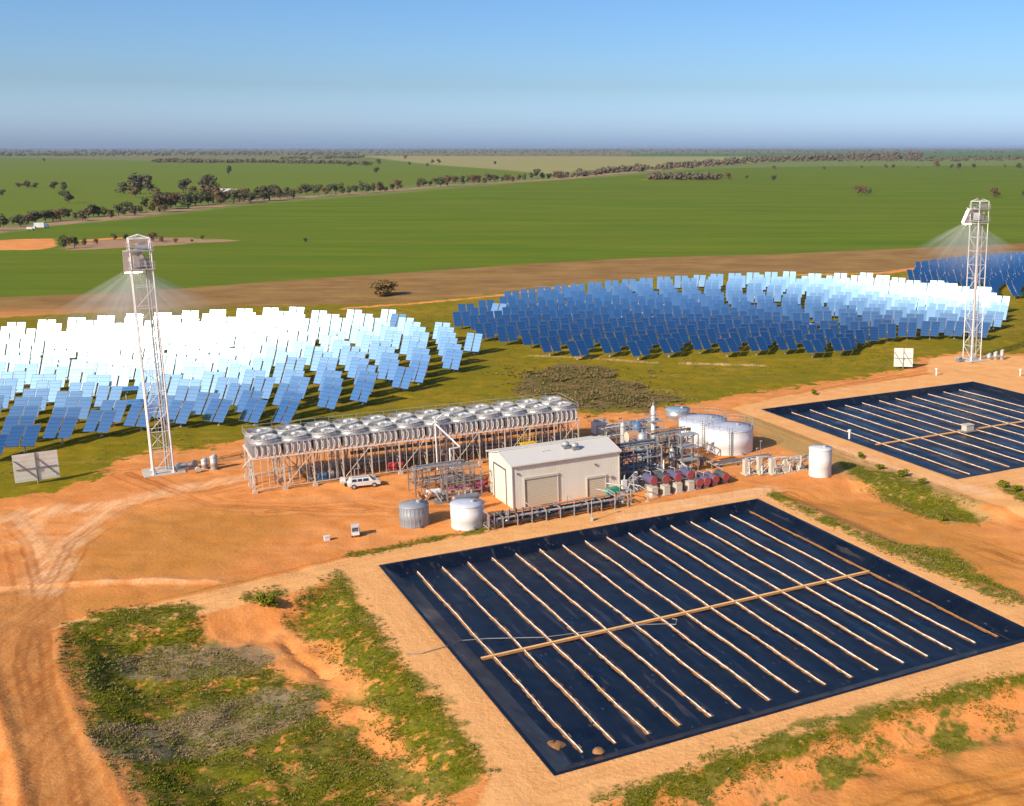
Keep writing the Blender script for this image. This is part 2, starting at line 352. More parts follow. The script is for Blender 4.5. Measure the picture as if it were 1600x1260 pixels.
def ground_z(x, y):
    j = int(np.searchsorted(xs, x)); i = int(np.searchsorted(ys, y)); i = min(max(i, 1), len(ys) - 1); j = min(max(j, 1), len(xs) - 1)
    fx = (x - xs[j - 1]) / (xs[j] - xs[j - 1]); fy = (y - ys[i - 1]) / (ys[i] - ys[i - 1])
    a = zone_h[i - 1, j - 1] * (1 - fx) + zone_h[i - 1, j] * fx; b = zone_h[i, j - 1] * (1 - fx) + zone_h[i, j] * fx
    return float(a * (1 - fy) + b * fy)
def attr_at(k, x, y):
    j = int(np.searchsorted(xs, x)); i = int(np.searchsorted(ys, y)); return float(A[k][min(i, len(ys) - 1), min(j, len(xs) - 1)])

t = NT('ground_soil_and_grass')
P = t.coord('Object')
Prow = t.coord('Object', (.12, 1, 1), 12)
n_s = t.noise(P, 2.6, 5, .65); n_m = t.noise(P, .33, 5, .6); n_l = t.noise(P, .055, 4, .55); n_xl = t.noise(P, .006, 4, .55); n_f = t.noise(P, .0009, 3, .5)
n_st = t.noise(Prow, .35, 4, .6, .4); n_stf = t.noise(t.coord('Object', (.16, 1, 1), 4), .035, 6, .68)
def msk(k, w, nz, amp):
    return t.ramp(t.math('ADD', t.attr(k), t.math('MULTIPLY', t.math('SUBTRACT', nz, .5), amp)), -w, w)
soil = t.mix(t.ramp(n_m, .3, .7), (.68, .24, .055), (.84, .36, .12))
soil = t.mix(t.math('MULTIPLY', t.ramp(n_l, .42, .68), .55), soil, (.56, .19, .045))
soil = t.mix(t.math('MULTIPLY', t.ramp(n_st, .5, .75), .25), soil, (.8, .42, .2))
col = t.mix(t.ramp(n_xl, .4, .6), (.16, .2, .05), (.26, .21, .08))                       # default far paddocks
# far paddocks: patches
vo = t.n.new('ShaderNodeTexVoronoi'); vo.inputs['Scale'].default_value = 1; t.l.new(t.coord('Object', (.00045, .00028, 1), 12), vo.inputs['Vector'])
farc = t.mix(t.ramp(t.math('FRACT', t.math('MULTIPLY', vo.outputs['Color'], 7.3)), .2, .8), (.09, .17, .04), (.2, .18, .07))
col = t.mix(t.ramp(t.attr('duskf'), -60, 60), t.mix(t.ramp(n_stf, .4, .6), (.14, .2, .045), (.2, .21, .06)), farc)
nearsoil = t.ramp(t.n.new('ShaderNodeSeparateXYZ').outputs[1], 0, 1)
sep = t.n.new('ShaderNodeSeparateXYZ'); t.l.new(P, sep.inputs[0])
nearm = t.ramp(sep.outputs[1], 330, 300)
# fallow strip colour between the crop and the mirrors
fallow = t.mix(t.ramp(n_l, .35, .65), (.24, .125, .04), (.35, .2, .06))
fallow = t.mix(t.math('MULTIPLY', t.ramp(n_m, .5, .7), .5), fallow, (.24, .2, .06))
fallow = t.mix(t.math('MULTIPLY', t.ramp(n_s, .5, .62), .5), fallow, (.16, .1, .04)); fallow = t.mix(t.math('MULTIPLY', t.ramp(n_st, .5, .7), .5), fallow, (.5, .29, .12))
col = t.mix(t.ramp(sep.outputs[1], 620, 600), col, fallow)
col = t.mix(nearm, col, soil)
crop = t.mix(t.ramp(n_stf, .3, .7), (.085, .155, .002), (.17, .215, .008))
n_fi = t.noise(t.coord('Object', (.05, 1, 1), 7), .3, 6, .7); crop = t.mix(t.math('MULTIPLY', t.ramp(n_fi, .45, .62), .5), crop, (.065, .105, .001)); crop = t.mix(t.math('MULTIPLY', t.ramp(n_xl, .45, .7), .5), crop, (.14, .16, .01))
crop = t.mix(t.math('MULTIPLY', t.ramp(t.noise(t.coord('Object', (.03, 1, 1), -3), .09, 3), .55, .75), .6), crop, (.19, .19, .02))
col = t.mix(msk('crop', 1.2, n_l, 5), col, crop)
col = t.mix(msk('crop2', 4, n_xl, 20), col, t.mix(n_stf, (.11, .17, .006), (.17, .2, .02)))
col = t.mix(msk('khaki', 20, n_f, 60), col, t.mix(t.ramp(n_stf, .3, .7), (.27, .27, .09), (.36, .3, .12)))
olive = t.mix(t.ramp(n_l, .35, .65), (.2, .165, .002), (.33, .215, .008))
olive = t.mix(t.ramp(n_m, .42, .62), olive, t.mix(n_s, (.12, .13, .001), (.25, .195, .006)))
olive = t.mix(t.math('MULTIPLY', t.ramp(n_st, .58, .72), .6), olive, (.42, .24, .08))
col = t.mix(msk('olive', .8, n_m, 16), col, olive)
col = t.mix(msk('scrubz', 1.5, n_m, 9), col, t.mix(t.ramp(n_m, .4, .6), t.mix(n_s, (.07, .075, .015), (.16, .15, .03)), t.mix(n_s, (.13, .08, .035), (.3, .19, .08))))
col = t.mix(msk('earth', 2, n_l, 26), col, t.mix(n_m, (.3, .17, .09), (.48, .3, .18)))
col = t.mix(msk('orange', .8, n_m, 7), col, soil)
dry = t.mix(t.ramp(n_s, .35, .65), (.36, .25, .08), (.5, .33, .13))
col = t.mix(t.math('MULTIPLY', msk('drygrass', 1, n_m, 6), .8), col, dry)
brown = t.mix(n_m, (.44, .17, .025), (.6, .26, .05))
brown = t.mix(t.math('MULTIPLY', t.ramp(n_s, .45, .62), .4), brown, (.28, .2, .04))
col = t.mix(t.math('MULTIPLY', msk('brown', 3, n_m, 8), .7), col, brown)
road = t.mix(t.ramp(t.noise(t.coord('Object', (1, .09, 1), 14), 1.2, 4), .35, .65), (.44, .17, .045), (.56, .25, .075))
col = t.mix(t.math('MULTIPLY', msk('road', .6, n_m, 2), .85), col, road)
berm = t.mix(t.ramp(n_m, .35, .65), (.78, .38, .135), (.84, .44, .17))
berm = t.mix(t.math('MULTIPLY', t.ramp(t.noise(t.coord('Object', (.05, 1, 1), -UA), 1.4, 3), .5, .8), .3), berm, (.66, .32, .13))
col = t.mix(msk('berm', .25, n_m, 1.2), col, berm)

n_tr = t.noise(t.coord('Object', (1, .12, 1), 0), 1.1, 4, .6, .6)
col = t.mix(t.math('MULTIPLY', t.math('MULTIPLY', msk('pale', .9, n_m, 3.5), t.ramp(n_tr, .3, .62)), .8), col, (.86, .52, .28))
sc = t.mix(t.ramp(n_s, .5, .66), (1, 1, 1), (.78, .72, .66)); col = t.mix(t.math('MULTIPLY', nearm, .6), col, t.mix(1.0, col, sc, 'MULTIPLY'))
vegc = t.mix(t.ramp(n_s, .35, .65), (.07, .085, .002), (.18, .16, .008))
vegc = t.mix(t.math('MULTIPLY', t.ramp(n_m, .5, .7), .5), vegc, (.3, .22, .06))
n_v = t.noise(P, .9, 5, .65); m1 = t.math('MULTIPLY', msk('veg', .5, n_m, 6.5), t.ramp(n_v, .33, .46)); m2 = t.math('MULTIPLY', msk('veg2', 1, n_m, 3), t.ramp(n_m, .5, .58))
col = t.mix(t.math('MAXIMUM', m1, m2), col, vegc)
greyw = t.mix(n_s, (.17, .14, .06), (.34, .25, .15))
col = t.mix(t.math('MULTIPLY', msk('greyw', 2, n_m, 7), t.ramp(n_s, .3, .5)), col, greyw)
trk = t.math('ADD', t.attr('track'), t.math('MULTIPLY', t.math('SUBTRACT', n_m, .5), .8))
rut = t.math('MULTIPLY', t.ramp(t.math('SINE', t.math('MULTIPLY', trk, 3.9)), .35, .95), t.math('MULTIPLY', t.ramp(trk, 3.6, 1.2), t.ramp(n_l, .3, .55)))
rut = t.math('MULTIPLY', rut, t.ramp(msk('veg', .5, n_m, 4), 0, 1, 1, 0))
rut = t.math('MULTIPLY', rut, t.ramp(t.attr('berm'), 0, .5, 1, .35)); col = t.mix(t.math('MULTIPLY', rut, .7), col, t.mix(1.0, col, (.62, .52, .42), 'MULTIPLY'))
vs_ = t.n.new('ShaderNodeTexVoronoi'); vs_.inputs['Scale'].default_value = 1.1; t.l.new(P, vs_.inputs['Vector'])
stones = t.math('MULTIPLY', t.ramp(vs_.outputs['Distance'], .13, .09), t.math('MULTIPLY', nearm, t.ramp(t.math('FRACT', t.math('MULTIPLY', vs_.outputs['Color'], 3.7)), .55, .6)))
col = t.mix(t.math('MULTIPLY', stones, .5), col, t.mix(n_m, (.22, .1, .04), (.8, .6, .42)))
grain = t.mix(1.0, col, t.mix(n_s, (.74, .72, .7), (1.2, 1.2, 1.2)), 'MULTIPLY')
t.bump(t.math('ADD', n_s, t.math('MULTIPLY', n_m, 1.8)), .6, .16)
t.b.inputs['Specular IOR Level'].default_value = .1
ground.data.materials.append(t.out(grain, .95))

# ---------------------------------------------------------------- ponds (liner, ballast lines)
t = NT('pond_liner'); P = t.coord('Object'); n = t.noise(P, .25, 4); n2 = t.noise(P, 2.5, 3); n3 = t.noise(t.coord('Object', (1, .15, 1)), .6, 3)
c = t.mix(t.ramp(n, .35, .7), (.003, .006, .014), (.007, .011, .022))
c = t.mix(t.math('MULTIPLY', t.ramp(n2, .6, .75), .3), c, (.06, .06, .07))
c = t.mix(t.math('MULTIPLY', t.ramp(n3, .66, .72), .35), c, (.12, .09, .07))
n4 = t.noise(t.coord('Object', (1, .06, 1)), 1.6, 3); c = t.mix(t.math('MULTIPLY', t.ramp(n4, .6, .7), .25), c, (.1, .1, .12)); vv = t.n.new('ShaderNodeTexVoronoi'); t.l.new(t.coord('Object', (1.1, .42, 1)), vv.inputs['Vector']); vv.inputs['Scale'].default_value = 1; c = t.mix(t.math('MULTIPLY', t.ramp(vv.outputs['Distance'], .12, .06), .35), c, (.14, .15, .2))
M['liner'] = t.out(c, t.ramp(n, .3, .7, .22, .5)); t.b.inputs['Specular IOR Level'].default_value = .28; t.bump(t.noise(t.coord('Object', (1, .25, 1)), .9, 4), .5, .12)
t = NT('silt_on_liner'); P = t.coord('Object'); M['silt'] = t.out(t.mix(t.noise(P, 3, 3), (.14, .065, .025), (.5, .24, .08)), .8)
t = NT('ballast_pipe'); P = t.coord('Object'); M['ballast'] = t.out(t.mix(t.ramp(t.noise(P, 2.2, 3), .35, .6), (.85, .8, .72), (.62, .42, .26)), .6)
M['goldpipe'] = M_('dusty_header_pipe', (.75, .45, .18), .6, 0, .2, 2)
def pond(name, O, L, Wd, label, n_lat, u0, du, v_lo, v_hi, v_head, u_end, lab2, vlo2=None):
    """O = corner; u along the plant grid, v up the grid"""
    r = root(name, label, 'pond', (O[0], O[1], 0), UA)
    zb = -.85
    m = MB(); k = 2.0
    def ring(d, z_): return [(d, d, z_), (L - d, d, z_), (L - d, Wd - d, z_), (d, Wd - d, z_)]
    rings = [ring(-.35, .035), ring(0, .03), ring(k, zb)]
    vs = sum(rings, []); fs = []
    for a in range(2):
        for i in range(4): fs.append((a * 4 + i, a * 4 + (i + 1) % 4, a * 4 + 4 + (i + 1) % 4, a * 4 + 4 + i))
    m.add(vs, fs); fs = []
    nx, ny = 60, 60; vs = []
    for j in range(ny + 1):
        for i in range(nx + 1):
            x = k + (L - 2 * k) * i / nx; y = k + (Wd - 2 * k) * j / ny
            e = 0 if i in (0, nx) or j in (0, ny) else .05 * math.sin(x * 2.15 + math.sin(y * .3)) + rnd.uniform(-.03, .03)
            vs.append((x, y, zb + e))
    fs = [(j * (nx + 1) + i, j * (nx + 1) + i + 1, (j + 1) * (nx + 1) + i + 1, (j + 1) * (nx + 1) + i) for j in range(ny) for i in range(nx)]
    m.add(vs, fs, 0, True); m.build('liner', M['liner'], r)
    for i in range(n_lat):
        x = u0 + du * i
        for (a, b) in ((v_lo, v_head - .25), (v_head + .25, v_hi)):
            q = MB(); y = a; ph = rnd.uniform(0, 9)
            def P_(y): return (x + .04 * math.sin(y * .5 + ph) + .02 * math.sin(y * 2.1 + ph * 2), y, zb + .12)
            pts = [P_(a + (b - a) * s / 30) for s in range(31)]
            for s in range(30): q.cone(pts[s], pts[s + 1], .058, .058, 6, 0)
            for s in range(30):     # silt trapped along the pipe
                p0, p1 = pts[s], pts[s + 1]; w0 = rnd.uniform(.16, .3); 
                q.add([(p0[0] - w0, p0[1], zb + .055), (p0[0] + w0, p0[1], zb + .055), (p1[0] + w0, p1[1], zb + .055), (p1[0] - w0, p1[1], zb + .055)], [(0, 1, 2, 3)], 1)
            q.build('ballast_line', [M['silt'] if i == n_lat - 1 and n_lat > 12 else M['ballast'], M['silt']], r)
    q = MB(); q.cone((u0 - 1.2, v_head, zb + .14), (u_end, v_head, zb + .14), .1, .1, 8)
    q.add([(u0 - 1.2, v_head - .4, zb + .06), (u_end, v_head - .4, zb + .06), (u_end, v_head + .4, zb + .06), (u0 - 1.2, v_head + .4, zb + .06)], [(0, 1, 2, 3)], 1)
    q.build('header_pipe', [M['goldpipe'], M['silt']], r)
    return r
def fr(O, p):      # world -> plant frame about O
    dx, dy = p[0] - O[0], p[1] - O[1]; return (dx * U[0] + dy * U[1], dx * V[0] + dy * V[1])
P1O = G(870, 1208); P2O = G(1495, 748)
pond('evaporation_pond', P1O, 49, 49, 'large near black-lined square pond with sixteen pale ballast lines', 16, 3.35, 2.9, 3.0, 47.9, 22.8, 46.9, '')
pond('evaporation_pond', P2O, 49.1, 49.3, 'far black-lined square pond at the right with twelve wider spaced pale lines', 12, 4.9, 3.91, 2.7, 48.9, 22.5, 48, '')
def on1(px, z=0): return fr(P1O, G(*px, z))
# hose lying over the pond and sand
def ground_tube(name, pts, r, mat, label, cat, z=.05, n=6):
    m = MB(); q = []
    for a, b in zip(pts, pts[1:]):
        for s in range(6):
            f = s / 6; q.append((a[0] + (b[0] - a[0]) * f, a[1] + (b[1] - a[1]) * f, a[2] + (b[2] - a[2]) * f))
    q.append(pts[-1]); m.tube(q, r, n); o = m.build(name, mat); tag(o, label, cat); return o
hp = []
for x, y, z_ in [(636, 1022, .06), (660, 1021, .06), (698, 1010, .06), (722, 1001, -.7), (760, 998, -.72), (850, 996, -.72), (950, 983, -.72), (1010, 976, -.72), (1040, 975, -.72), (1056, 976, -.72), (1058, 968, -.72), (1050, 967, -.72)]:
    hp.append((*G(x, y, z_), z_))
ground_tube('hose', hp, .05, M['dgalv'], 'thin grey hose snaking from the sand berm across the near pond', 'hose')
for (x, y), s, lb in [((865, 1165), 1.0, 'small pile of reddish silt in the near corner of the front pond'), ((935, 1174), .55, 'small round pink silt heap beside the lowest ballast line')]:
    m = MB(); c = G(x, y, -.8); n = 14
    m.lathe((c[0], c[1], -.82), [(s * .9, 0), (s * .7, .12), (s * .5, .22), (.02, .26)], n)
    m.v = [(a + rnd.uniform(-.12, .12) * s, b + rnd.uniform(-.12, .12) * s, z_) for a, b, z_ in m.v]
    tag(m.build('silt_pile', M['silt']), lb, 'silt pile')
m = MB(); c = G(1512, 669, -.3); m.box((0, 0, .5), (1.6, 1.2, 1.0)); m.box((0, 0, 1.05), (1.8, 1.4, .1))
r = root('pump_pontoon', 'small pale pump box floating on the header pipe of the far pond', 'pump pontoon', (c[0], c[1], -.75), UA)
m.build('housing', M['concpale'], r); MB().box((0, 0, .02), (2.6, 2.0, .14)).build('float', M['dgalv'], r)
for (x, y), lb in [((1327, 686), 'white valve post on the near edge of the far pond'), ((1463, 587), 'short white marker post behind the far pond'), ((1594, 588), 'white marker post at the right edge behind the far pond')]:
    c = G(x, y); r = root('valve_post', lb, 'post', (c[0], c[1], 0)); MB().cone((0, 0, 0), (0, 0, 1.2), .16, .16, 8).build('pipe', M['white'], r); MB().cone((0, 0, 1.2), (0, 0, 1.5), .3, .3, 8).build('cap', M['white'], r)

# ---------------------------------------------------------------- heliostat fields
TL = G(255, 738); TR = G(1518, 563); D = (TR[0] - TL[0], TR[1] - TL[1]); T3 = (TR[0] + D[0], TR[1] + D[1])
AX = 122
RT = [(0, 146), (22, 142), (32, 134), (38, 119), (44, 107), (50, 94), (58, 80)]
def rmax(d):
    d = abs(d)
    for (a, r0), (b, r1) in zip(RT, RT[1:]):
        if d <= b: return r0 + (r1 - r0) * (d - a) / (b - a)
    return 0
def field(T):
    out = []; r = 28.2; ring = 0; step = 12.0; off = 156.5 - 180
    while r < 146:
        sp = R(step) * r
        if sp > 9.0: step = math.degrees(6.4 / r); ring0 = ring
        n = int(62 / step) + 2
        stag = step / 2 if ring % 2 else 0
        for i in range(-n, n + 1):
            ph = 120.8 + i * step + stag
            if ph > AX + 57.5 or ph < AX - 53.5 or r > rmax(ph - AX) + (max(0, min(9, (ph - AX - 26) * .8))): continue
            out.append((T[0] + r * math.cos(R(ph)), T[1] + r * math.sin(R(ph)), ring, ph))
        r += 6.1 + (r - 28) * .011; ring += 1
    return out
RZ = 29.5                        # receiver height
S_ = sd.normalized()
allh = []
for k, T in enumerate((TL, TR, T3)):
    rc = Vector((T[0] + 2.3 * V[0], T[1] + 2.3 * V[1], RZ))
    for (x, y, ring, ph) in field(T):
        p = Vector((x, y, 2.55)); n = ((rc - p).normalized() + S_).normalized()
        px, py, d = PX(x, y, 2.3)
        if px < -40 or px > 1640: continue
        allh.append(dict(p=(x, y), n=n, f=k, ring=ring, ph=ph, d=d, px=px, py=py))
def nearest(px, py, f):
    return min((h for h in allh if h['f'] == f), key=lambda h: (h['px'] - px) ** 2 + (h['py'] - py) ** 2)
for px, py, f, kind in [(200, 612, 0, 'flat'), (215, 633, 0, 'flat'), (1268, 500, 1, 'flat'), (1306, 505, 1, 'flat'), (635, 490, 0, 'off'), (1093, 440, 1, 'off'), (775, 478, 1, 'off')]:
    h = nearest(px, py, f); h['kind'] = kind
    if kind == 'flat': h['n'] = Vector((.05, .03, 1)).normalized()
    else: h['n'] = (Vector((-.35, -.85, .55))).normalized()
PWD, PH, GAP = 2.02, 4.2, .26
def facet_mesh(sx):
    m = MB(); x0 = sx * (GAP / 2 + PWD / 2)
    m.box((x0, 0, .0), (PWD, PH, .05), m=1)
    m.box((x0, 0, .012), (PWD + .04, PH + .04, .03), m=2); a, b = x0 - PWD / 2 + .05, x0 + PWD / 2 - .05; h = PH / 2 - .05
    cant = -sx * .012
    m.add([(a, -h, .029), (b, -h, .029), (b, h, .029), (a, h, .029)], [(0, 1, 2, 3)], 0); return m
def frame_mesh():
    m = MB()
    m.cone((-2.2, 0, -.3), (2.2, 0, -.3), .09, .09, 8)
    for x in (-2.0, -1.2, -.35, .35, 1.2, 2.0): m.box((x, 0, -.1), (.06, PH * .96, .12))
    for sx in (-1, 1): m.cone((sx * .2, 2, -.2), (sx * 2.1, -2, -.2), .05, .05, 5)
    return m
def post_mesh():
    m = MB(); m.cone((0, 0, 0), (0, 0, 2.2), .11, .09, 8); m.box((0, 0, 2.15), (.35, .3, .35)); m.cone((0, 0, 0), (0, 0, .15), .3, .3, 8); return m
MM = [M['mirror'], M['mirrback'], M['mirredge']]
def orient(n):       # azimuth of the root, tilt of the panel about its x axis
    az = math.atan2(n.y, n.x) + math.pi / 2; tilt = math.atan2(math.hypot(n.x, n.y), n.z); return az, tilt
me_f = {}
def make_heliostat(h, label, group, first=[None]):
    az, tilt = orient(h['n']); jit = R(rnd.gauss(0, .5))
    if first[0] is None:
        r = root('heliostat', '', 'heliostat'); post_mesh().build('post', M['galv'], r)
        for sx in (-1, 1): facet_mesh(sx).build('mirror_panel', MM, r)
        frame_mesh().build('back_frame', M['galv'], r)
        b = MB().box((.22, 0, 1.2), (.22, .3, .4)).build('control_box', M['white'], r); first[0] = r
    else: r = copy_tree(first[0])
    r.location = (h['p'][0], h['p'][1], ground_z(*h['p']) - .02); r.rotation_euler = (0, 0, az)
    for c in r.children:
        if c.name.split('.')[0] in ('mirror_panel', 'back_frame'):
            c.location = (0, -.12, 2.55); c.rotation_euler = (tilt + jit, 0, 0)
    r['label'] = label; r['group'] = group; return r
ORD = 'first second third fourth fifth sixth seventh eighth ninth tenth eleventh twelfth thirteenth fourteenth fifteenth sixteenth seventeenth eighteenth nineteenth twentieth'.split()
def ordn(i):
    if i < 20: return ORD[i]
    t, u = divmod(i + 1, 10); T_ = {2: 'twenty', 3: 'thirty', 4: 'forty', 5: 'fifty'}[t]
    return {2: 'twentieth', 3: 'thirtieth', 4: 'fortieth', 5: 'fiftieth'}[t] if u == 0 else T_ + '-' + ORD[u - 1]
vis = sorted([h for h in allh if -22 < h['px'] < 1622], key=lambda h: h['d'])
indiv = vis[:300]; ids = set(id(h) for h in indiv)
rings = {}
for h in vis: rings.setdefault((h['f'], h['ring']), []).append(h)
FN = ['left', 'right', 'far right']
for key, hs_ in rings.items():
    hs_.sort(key=lambda h: h['px'])
    for i, h in enumerate(hs_): h['ord'] = i
for h in indiv:
    nm = FN[h['f']]; row = ordn(h['ring']) + ' arc'
    desc = {'flat': 'mirror heliostat stowed flat', 'off': 'deep blue off-track heliostat'}.get(h.get('kind'), 'two-panel mirror heliostat')
    lab = '%s in the %s of the %s field, %s from left' % (desc, row, nm, ordn(h['ord']))
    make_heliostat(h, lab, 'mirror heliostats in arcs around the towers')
rest = [h for h in allh if id(h) not in ids]
m = MB()
for h in rest:
    az, tilt = orient(h['n']); Rm = Matrix.Rotation(az, 4, 'Z') @ Matrix.Rotation(tilt + R(rnd.gauss(0, .5)), 4, 'X')
    o = Vector((h['p'][0], h['p'][1], 2.53)); m.cone((o.x, o.y, 0), (o.x, o.y, 2.2), .1, .1, 5, 1)
    for sx in (-1, 1):
        x0 = sx * (GAP / 2 + PWD / 2); hw = PWD / 2 - .04; hh = PH / 2 - .05
        for zz, mi in ((.03, 0), (-.03, 1)):
            vs = [o + Rm @ Vector((x0 + a * hw, b * hh, zz)) for a, b in ((-1, -1), (1, -1), (1, 1), (-1, 1))]
            m.add(vs, [(0, 1, 2, 3) if zz > 0 else (3, 2, 1, 0)], mi)
    vs = [o + Rm @ Vector((a * 2.0, b * .1, -.2)) for a, b in ((-1, -1), (1, -1), (1, 1), (-1, 1))]; m.add(vs, [(0, 1, 2, 3)], 1)
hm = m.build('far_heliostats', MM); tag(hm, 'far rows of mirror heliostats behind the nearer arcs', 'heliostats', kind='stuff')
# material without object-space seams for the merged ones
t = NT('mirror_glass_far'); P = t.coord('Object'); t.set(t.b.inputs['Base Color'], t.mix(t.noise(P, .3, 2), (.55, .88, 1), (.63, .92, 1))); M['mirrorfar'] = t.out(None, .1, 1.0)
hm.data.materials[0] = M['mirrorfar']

# two lone test heliostats turned away from the camera
def lone(px, py, w, h_, label):
    c = G(px, py); r = root('heliostat', label, 'heliostat', (c[0], c[1], 0), math.degrees(math.atan2(c[1], c[0])) - 90 + 4)
    r['group'] = 'lone heliostats facing away'
    mm = MB(); mm.cone((0, 0, 0), (0, 0, 2.3), .12, .1, 8); mm.box((0, 0, 2.2), (.35, .35, .35)); mm.build('post', M['dgalv'], r)
    for sx in (-1, 1):
        q = MB(); q.box((sx * (w / 4 + .03), .06, 2.45), (w / 2 - .06, .06, h_), m=1)
        q.box((sx * (w / 4 + .03), .10, 2.45), (w / 2 - .1, .02, h_ - .04), m=0)
        for j in range(6): q.box((sx * (w / 4 + .03), .02, 2.45 - h_ / 2 + h_ * (j + .5) / 6), (w / 2 - .06, .03, .05), m=1)
        q.build('mirror_panel', MM, r)
        MB().cone((sx * .12 - (1 - sx) / 2 * w * .46, -.08, 2.45 + h_ * .3), (sx * .12 + (1 + sx) / 2 * w * .44 - (0 if sx > 0 else 0), -.08, 2.45 - h_ * .4), .06, .06, 6).build('brace', M['dgalv'], r)
    q = MB(); q.box((0, -.04, 2.45), (.12, .1, h_ * 1.04)); q.cone((-w * .46, -.06, 2.3), (w * .46, -.06, 2.3), .06, .06, 6); q.build('back_frame', M['dgalv'], r)
    return r
lone(60, 756, 5.4, 3.9, 'lone heliostat with pale slatted back on grass at the left photo edge')
lone(1411, 577, 3.9, 3.9, 'lone heliostat with pale slatted back beside the right tower pad')

# ---------------------------------------------------------------- receiver towers
def tower(T, label, H, extra):
    r = root('receiver_tower', label, 'tower', (T[0], T[1], 0), UA); r['group'] = 'lattice receiver towers'
    s = 1.3; c4 = [(-s, -s), (s, -s), (s, s), (-s, s)]
    for x, y in c4:
        m = MB(); m.cone((x, y, .1), (x, y, H), .12, .1, 8); m.cone((x, y, .05), (x, y, .3), .3, .3, 8); m.build('leg', M['white'], r)
    m = MB(); st = 2.9; k = int((H - 5) / st)
    for j in range(k + 1):
        z0 = .4 + j * st
        for i in range(4):
            a, b = c4[i], c4[(i + 1) % 4]
            m.cone((*a, z0), (*b, z0), .045, .045, 6)
            if j < k:
                if (i + j) % 2: a, b = b, a
                m.cone((*a, z0), (*b, z0 + st), .04, .04, 5)
    m.build('lattice', M['white'], r)
    m = MB()                                    # cable ladder and riser pipes up one side
    for x in (-.3, 0.02): m.box((x, .95, H / 2 - 1), (.05, .05, H - 4))
    for j in range(int((H - 4) / .5)): m.box((-.14, .95, .8 + j * .5), (.34, .04, .04))
    m.build('ladder', M['galv'], r)
    m = MB(); m.cone((.55, .9, .2), (.55, .9, H - 4), .13, .13, 8); m.cone((.85, .6, .2), (.85, .6, H - 4), .09, .09, 8)
    if extra: m.cone((-.8, -.9, .2), (-.8, -.9, H - 5), .1, .1, 8); m.cone((.2, -.9, .2), (.2, -.9, H - 5), .13, .13, 8)
    m.build('riser_pipe', M['galv'], r)
    # head: cage with platforms, plant and a gable top
    for zz in (H - 4.1, H - 1.6):
        m = MB(); m.box((0, 0, zz), (3.1, 3.1, .12))
        for x, y, w, d in ((0, -1.55, 3.1, .04), (0, 1.55, 3.1, .04), (-1.55, 0, .04, 3.1), (1.55, 0, .04, 3.1)):
            for hh in (.5, 1.0): m.box((x, y, zz + hh), (w, d, .05))
        for x in (-1.55, -.5, .5, 1.55):
            for y in (-1.55, 1.55): m.box((x, y, zz + .55), (.05, .05, 1.0))
        m.build('platform', M['galv'], r)
    m = MB(); m.box((-.2, 0, H - 3.1), (1.5, 1.6, 1.5)); m.box((.8, .5, H - 3.3), (.5, .8, 1.1)); m.build('instrument_housing', M['galv'], r)
    m = MB(); m.cone((-.3, -.5, H - .9), (.6, .6, H - .9), .35, .35, 10); m.box((.2, -.9, H - 1.1), (1.6, .5, .6)); m.cone((0, -1.0, H - 2.4), (0, -1.35, H - 2.4), .25, .3, 10); m.build('header_drum', M['galv'], r)
    m = MB()
    for i in range(4):
        a, b = c4[i], c4[(i + 1) % 4]; m.cone((*a, H), (*b, H), .08, .08, 6); m.cone((*a, H), (0, (a[1]) * .6, H + .5), .06, .06, 6)
    m.build('top_frame', M['white'], r)
    # receiver, hung on the field side (+v), tipped down to the mirrors
    Rm = Matrix.Rotation(R(28), 3, 'X')
    m = MB(); m.box((-.9, 2.1, H - 3.4), (2.2, .8, 3.0), M=Rm); m.build('receiver', M['sunlit_glow'], r)
    m = MB(); m.box((-.9, 1.62, H - 3.2), (2.4, .16, 3.4), M=Rm); m.cone((-1, 1.3, H - 1.8), (-1, 2.9, H - 1.5), .06, .06, 6); m.cone((1, 1.3, H - 1.8), (1, 2.9, H - 1.5), .06, .06, 6)
    m.build('receiver_shroud', M['white'], r)
    return r
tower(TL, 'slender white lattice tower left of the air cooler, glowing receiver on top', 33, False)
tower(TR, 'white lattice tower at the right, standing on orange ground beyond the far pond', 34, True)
def slab(px, py, w, d, label, h=.14):
    c = G(px, py); o = MB().box((0, 0, h / 2), (w, d, h)).build('concrete_slab', M['concrete']); o.location = (c[0], c[1], ground_z(*c) + .02); o.rotation_euler = (0, 0, R(UA)); tag(o, label, 'slab'); return o
slab(256, 737, 5.4, 4.6, 'grey concrete footing slab under the left tower'); slab(1518, 563, 5.0, 5.0, 'grey concrete footing slab under the right tower')
def tank(name, px, py, rad, h, mat, label, roof=.35, extra=None, roofmat=None, zc=None, ribs=0, group=None):
    c = G(px, py); r = root(name, label, 'tank', (c[0], c[1], ground_z(*c)), UA, group)
    m = MB(); m.lathe((0, 0, 0), [(rad, 0), (rad, h * .33), (rad + .012, h * .335), (rad + .012, h * .66), (rad, h * .665), (rad, h)], 40)
    if ribs:
        for i in range(ribs):
            a = 2 * math.pi * i / ribs; m.box((rad * math.cos(a), rad * math.sin(a), h / 2), (.06, .12, h), math.degrees(a))
    m.build('wall', mat, r)
    MB().lathe((0, 0, h), [(rad + .06, -.08), (rad + .06, .02), (rad * .5, roof * .55), (.25, roof), (.02, roof)], 40).build('roof', roofmat or mat, r)
    m = MB(); m.cone((rad * .3, -rad * .2, h + roof * .6), (rad * .3, -rad * .2, h + roof + .18), .3, .3, 12); m.build('hatch', M['galv'], r)
    m = MB(); m.cone((0, -rad - .02, .35), (0, -rad - .5, .35), .12, .12, 8); m.cone((0, -rad - .3, .35), (0, -rad - .3, .7), .06, .06, 6); m.build('outlet_pipe', M['dgalv'], r)
    return r
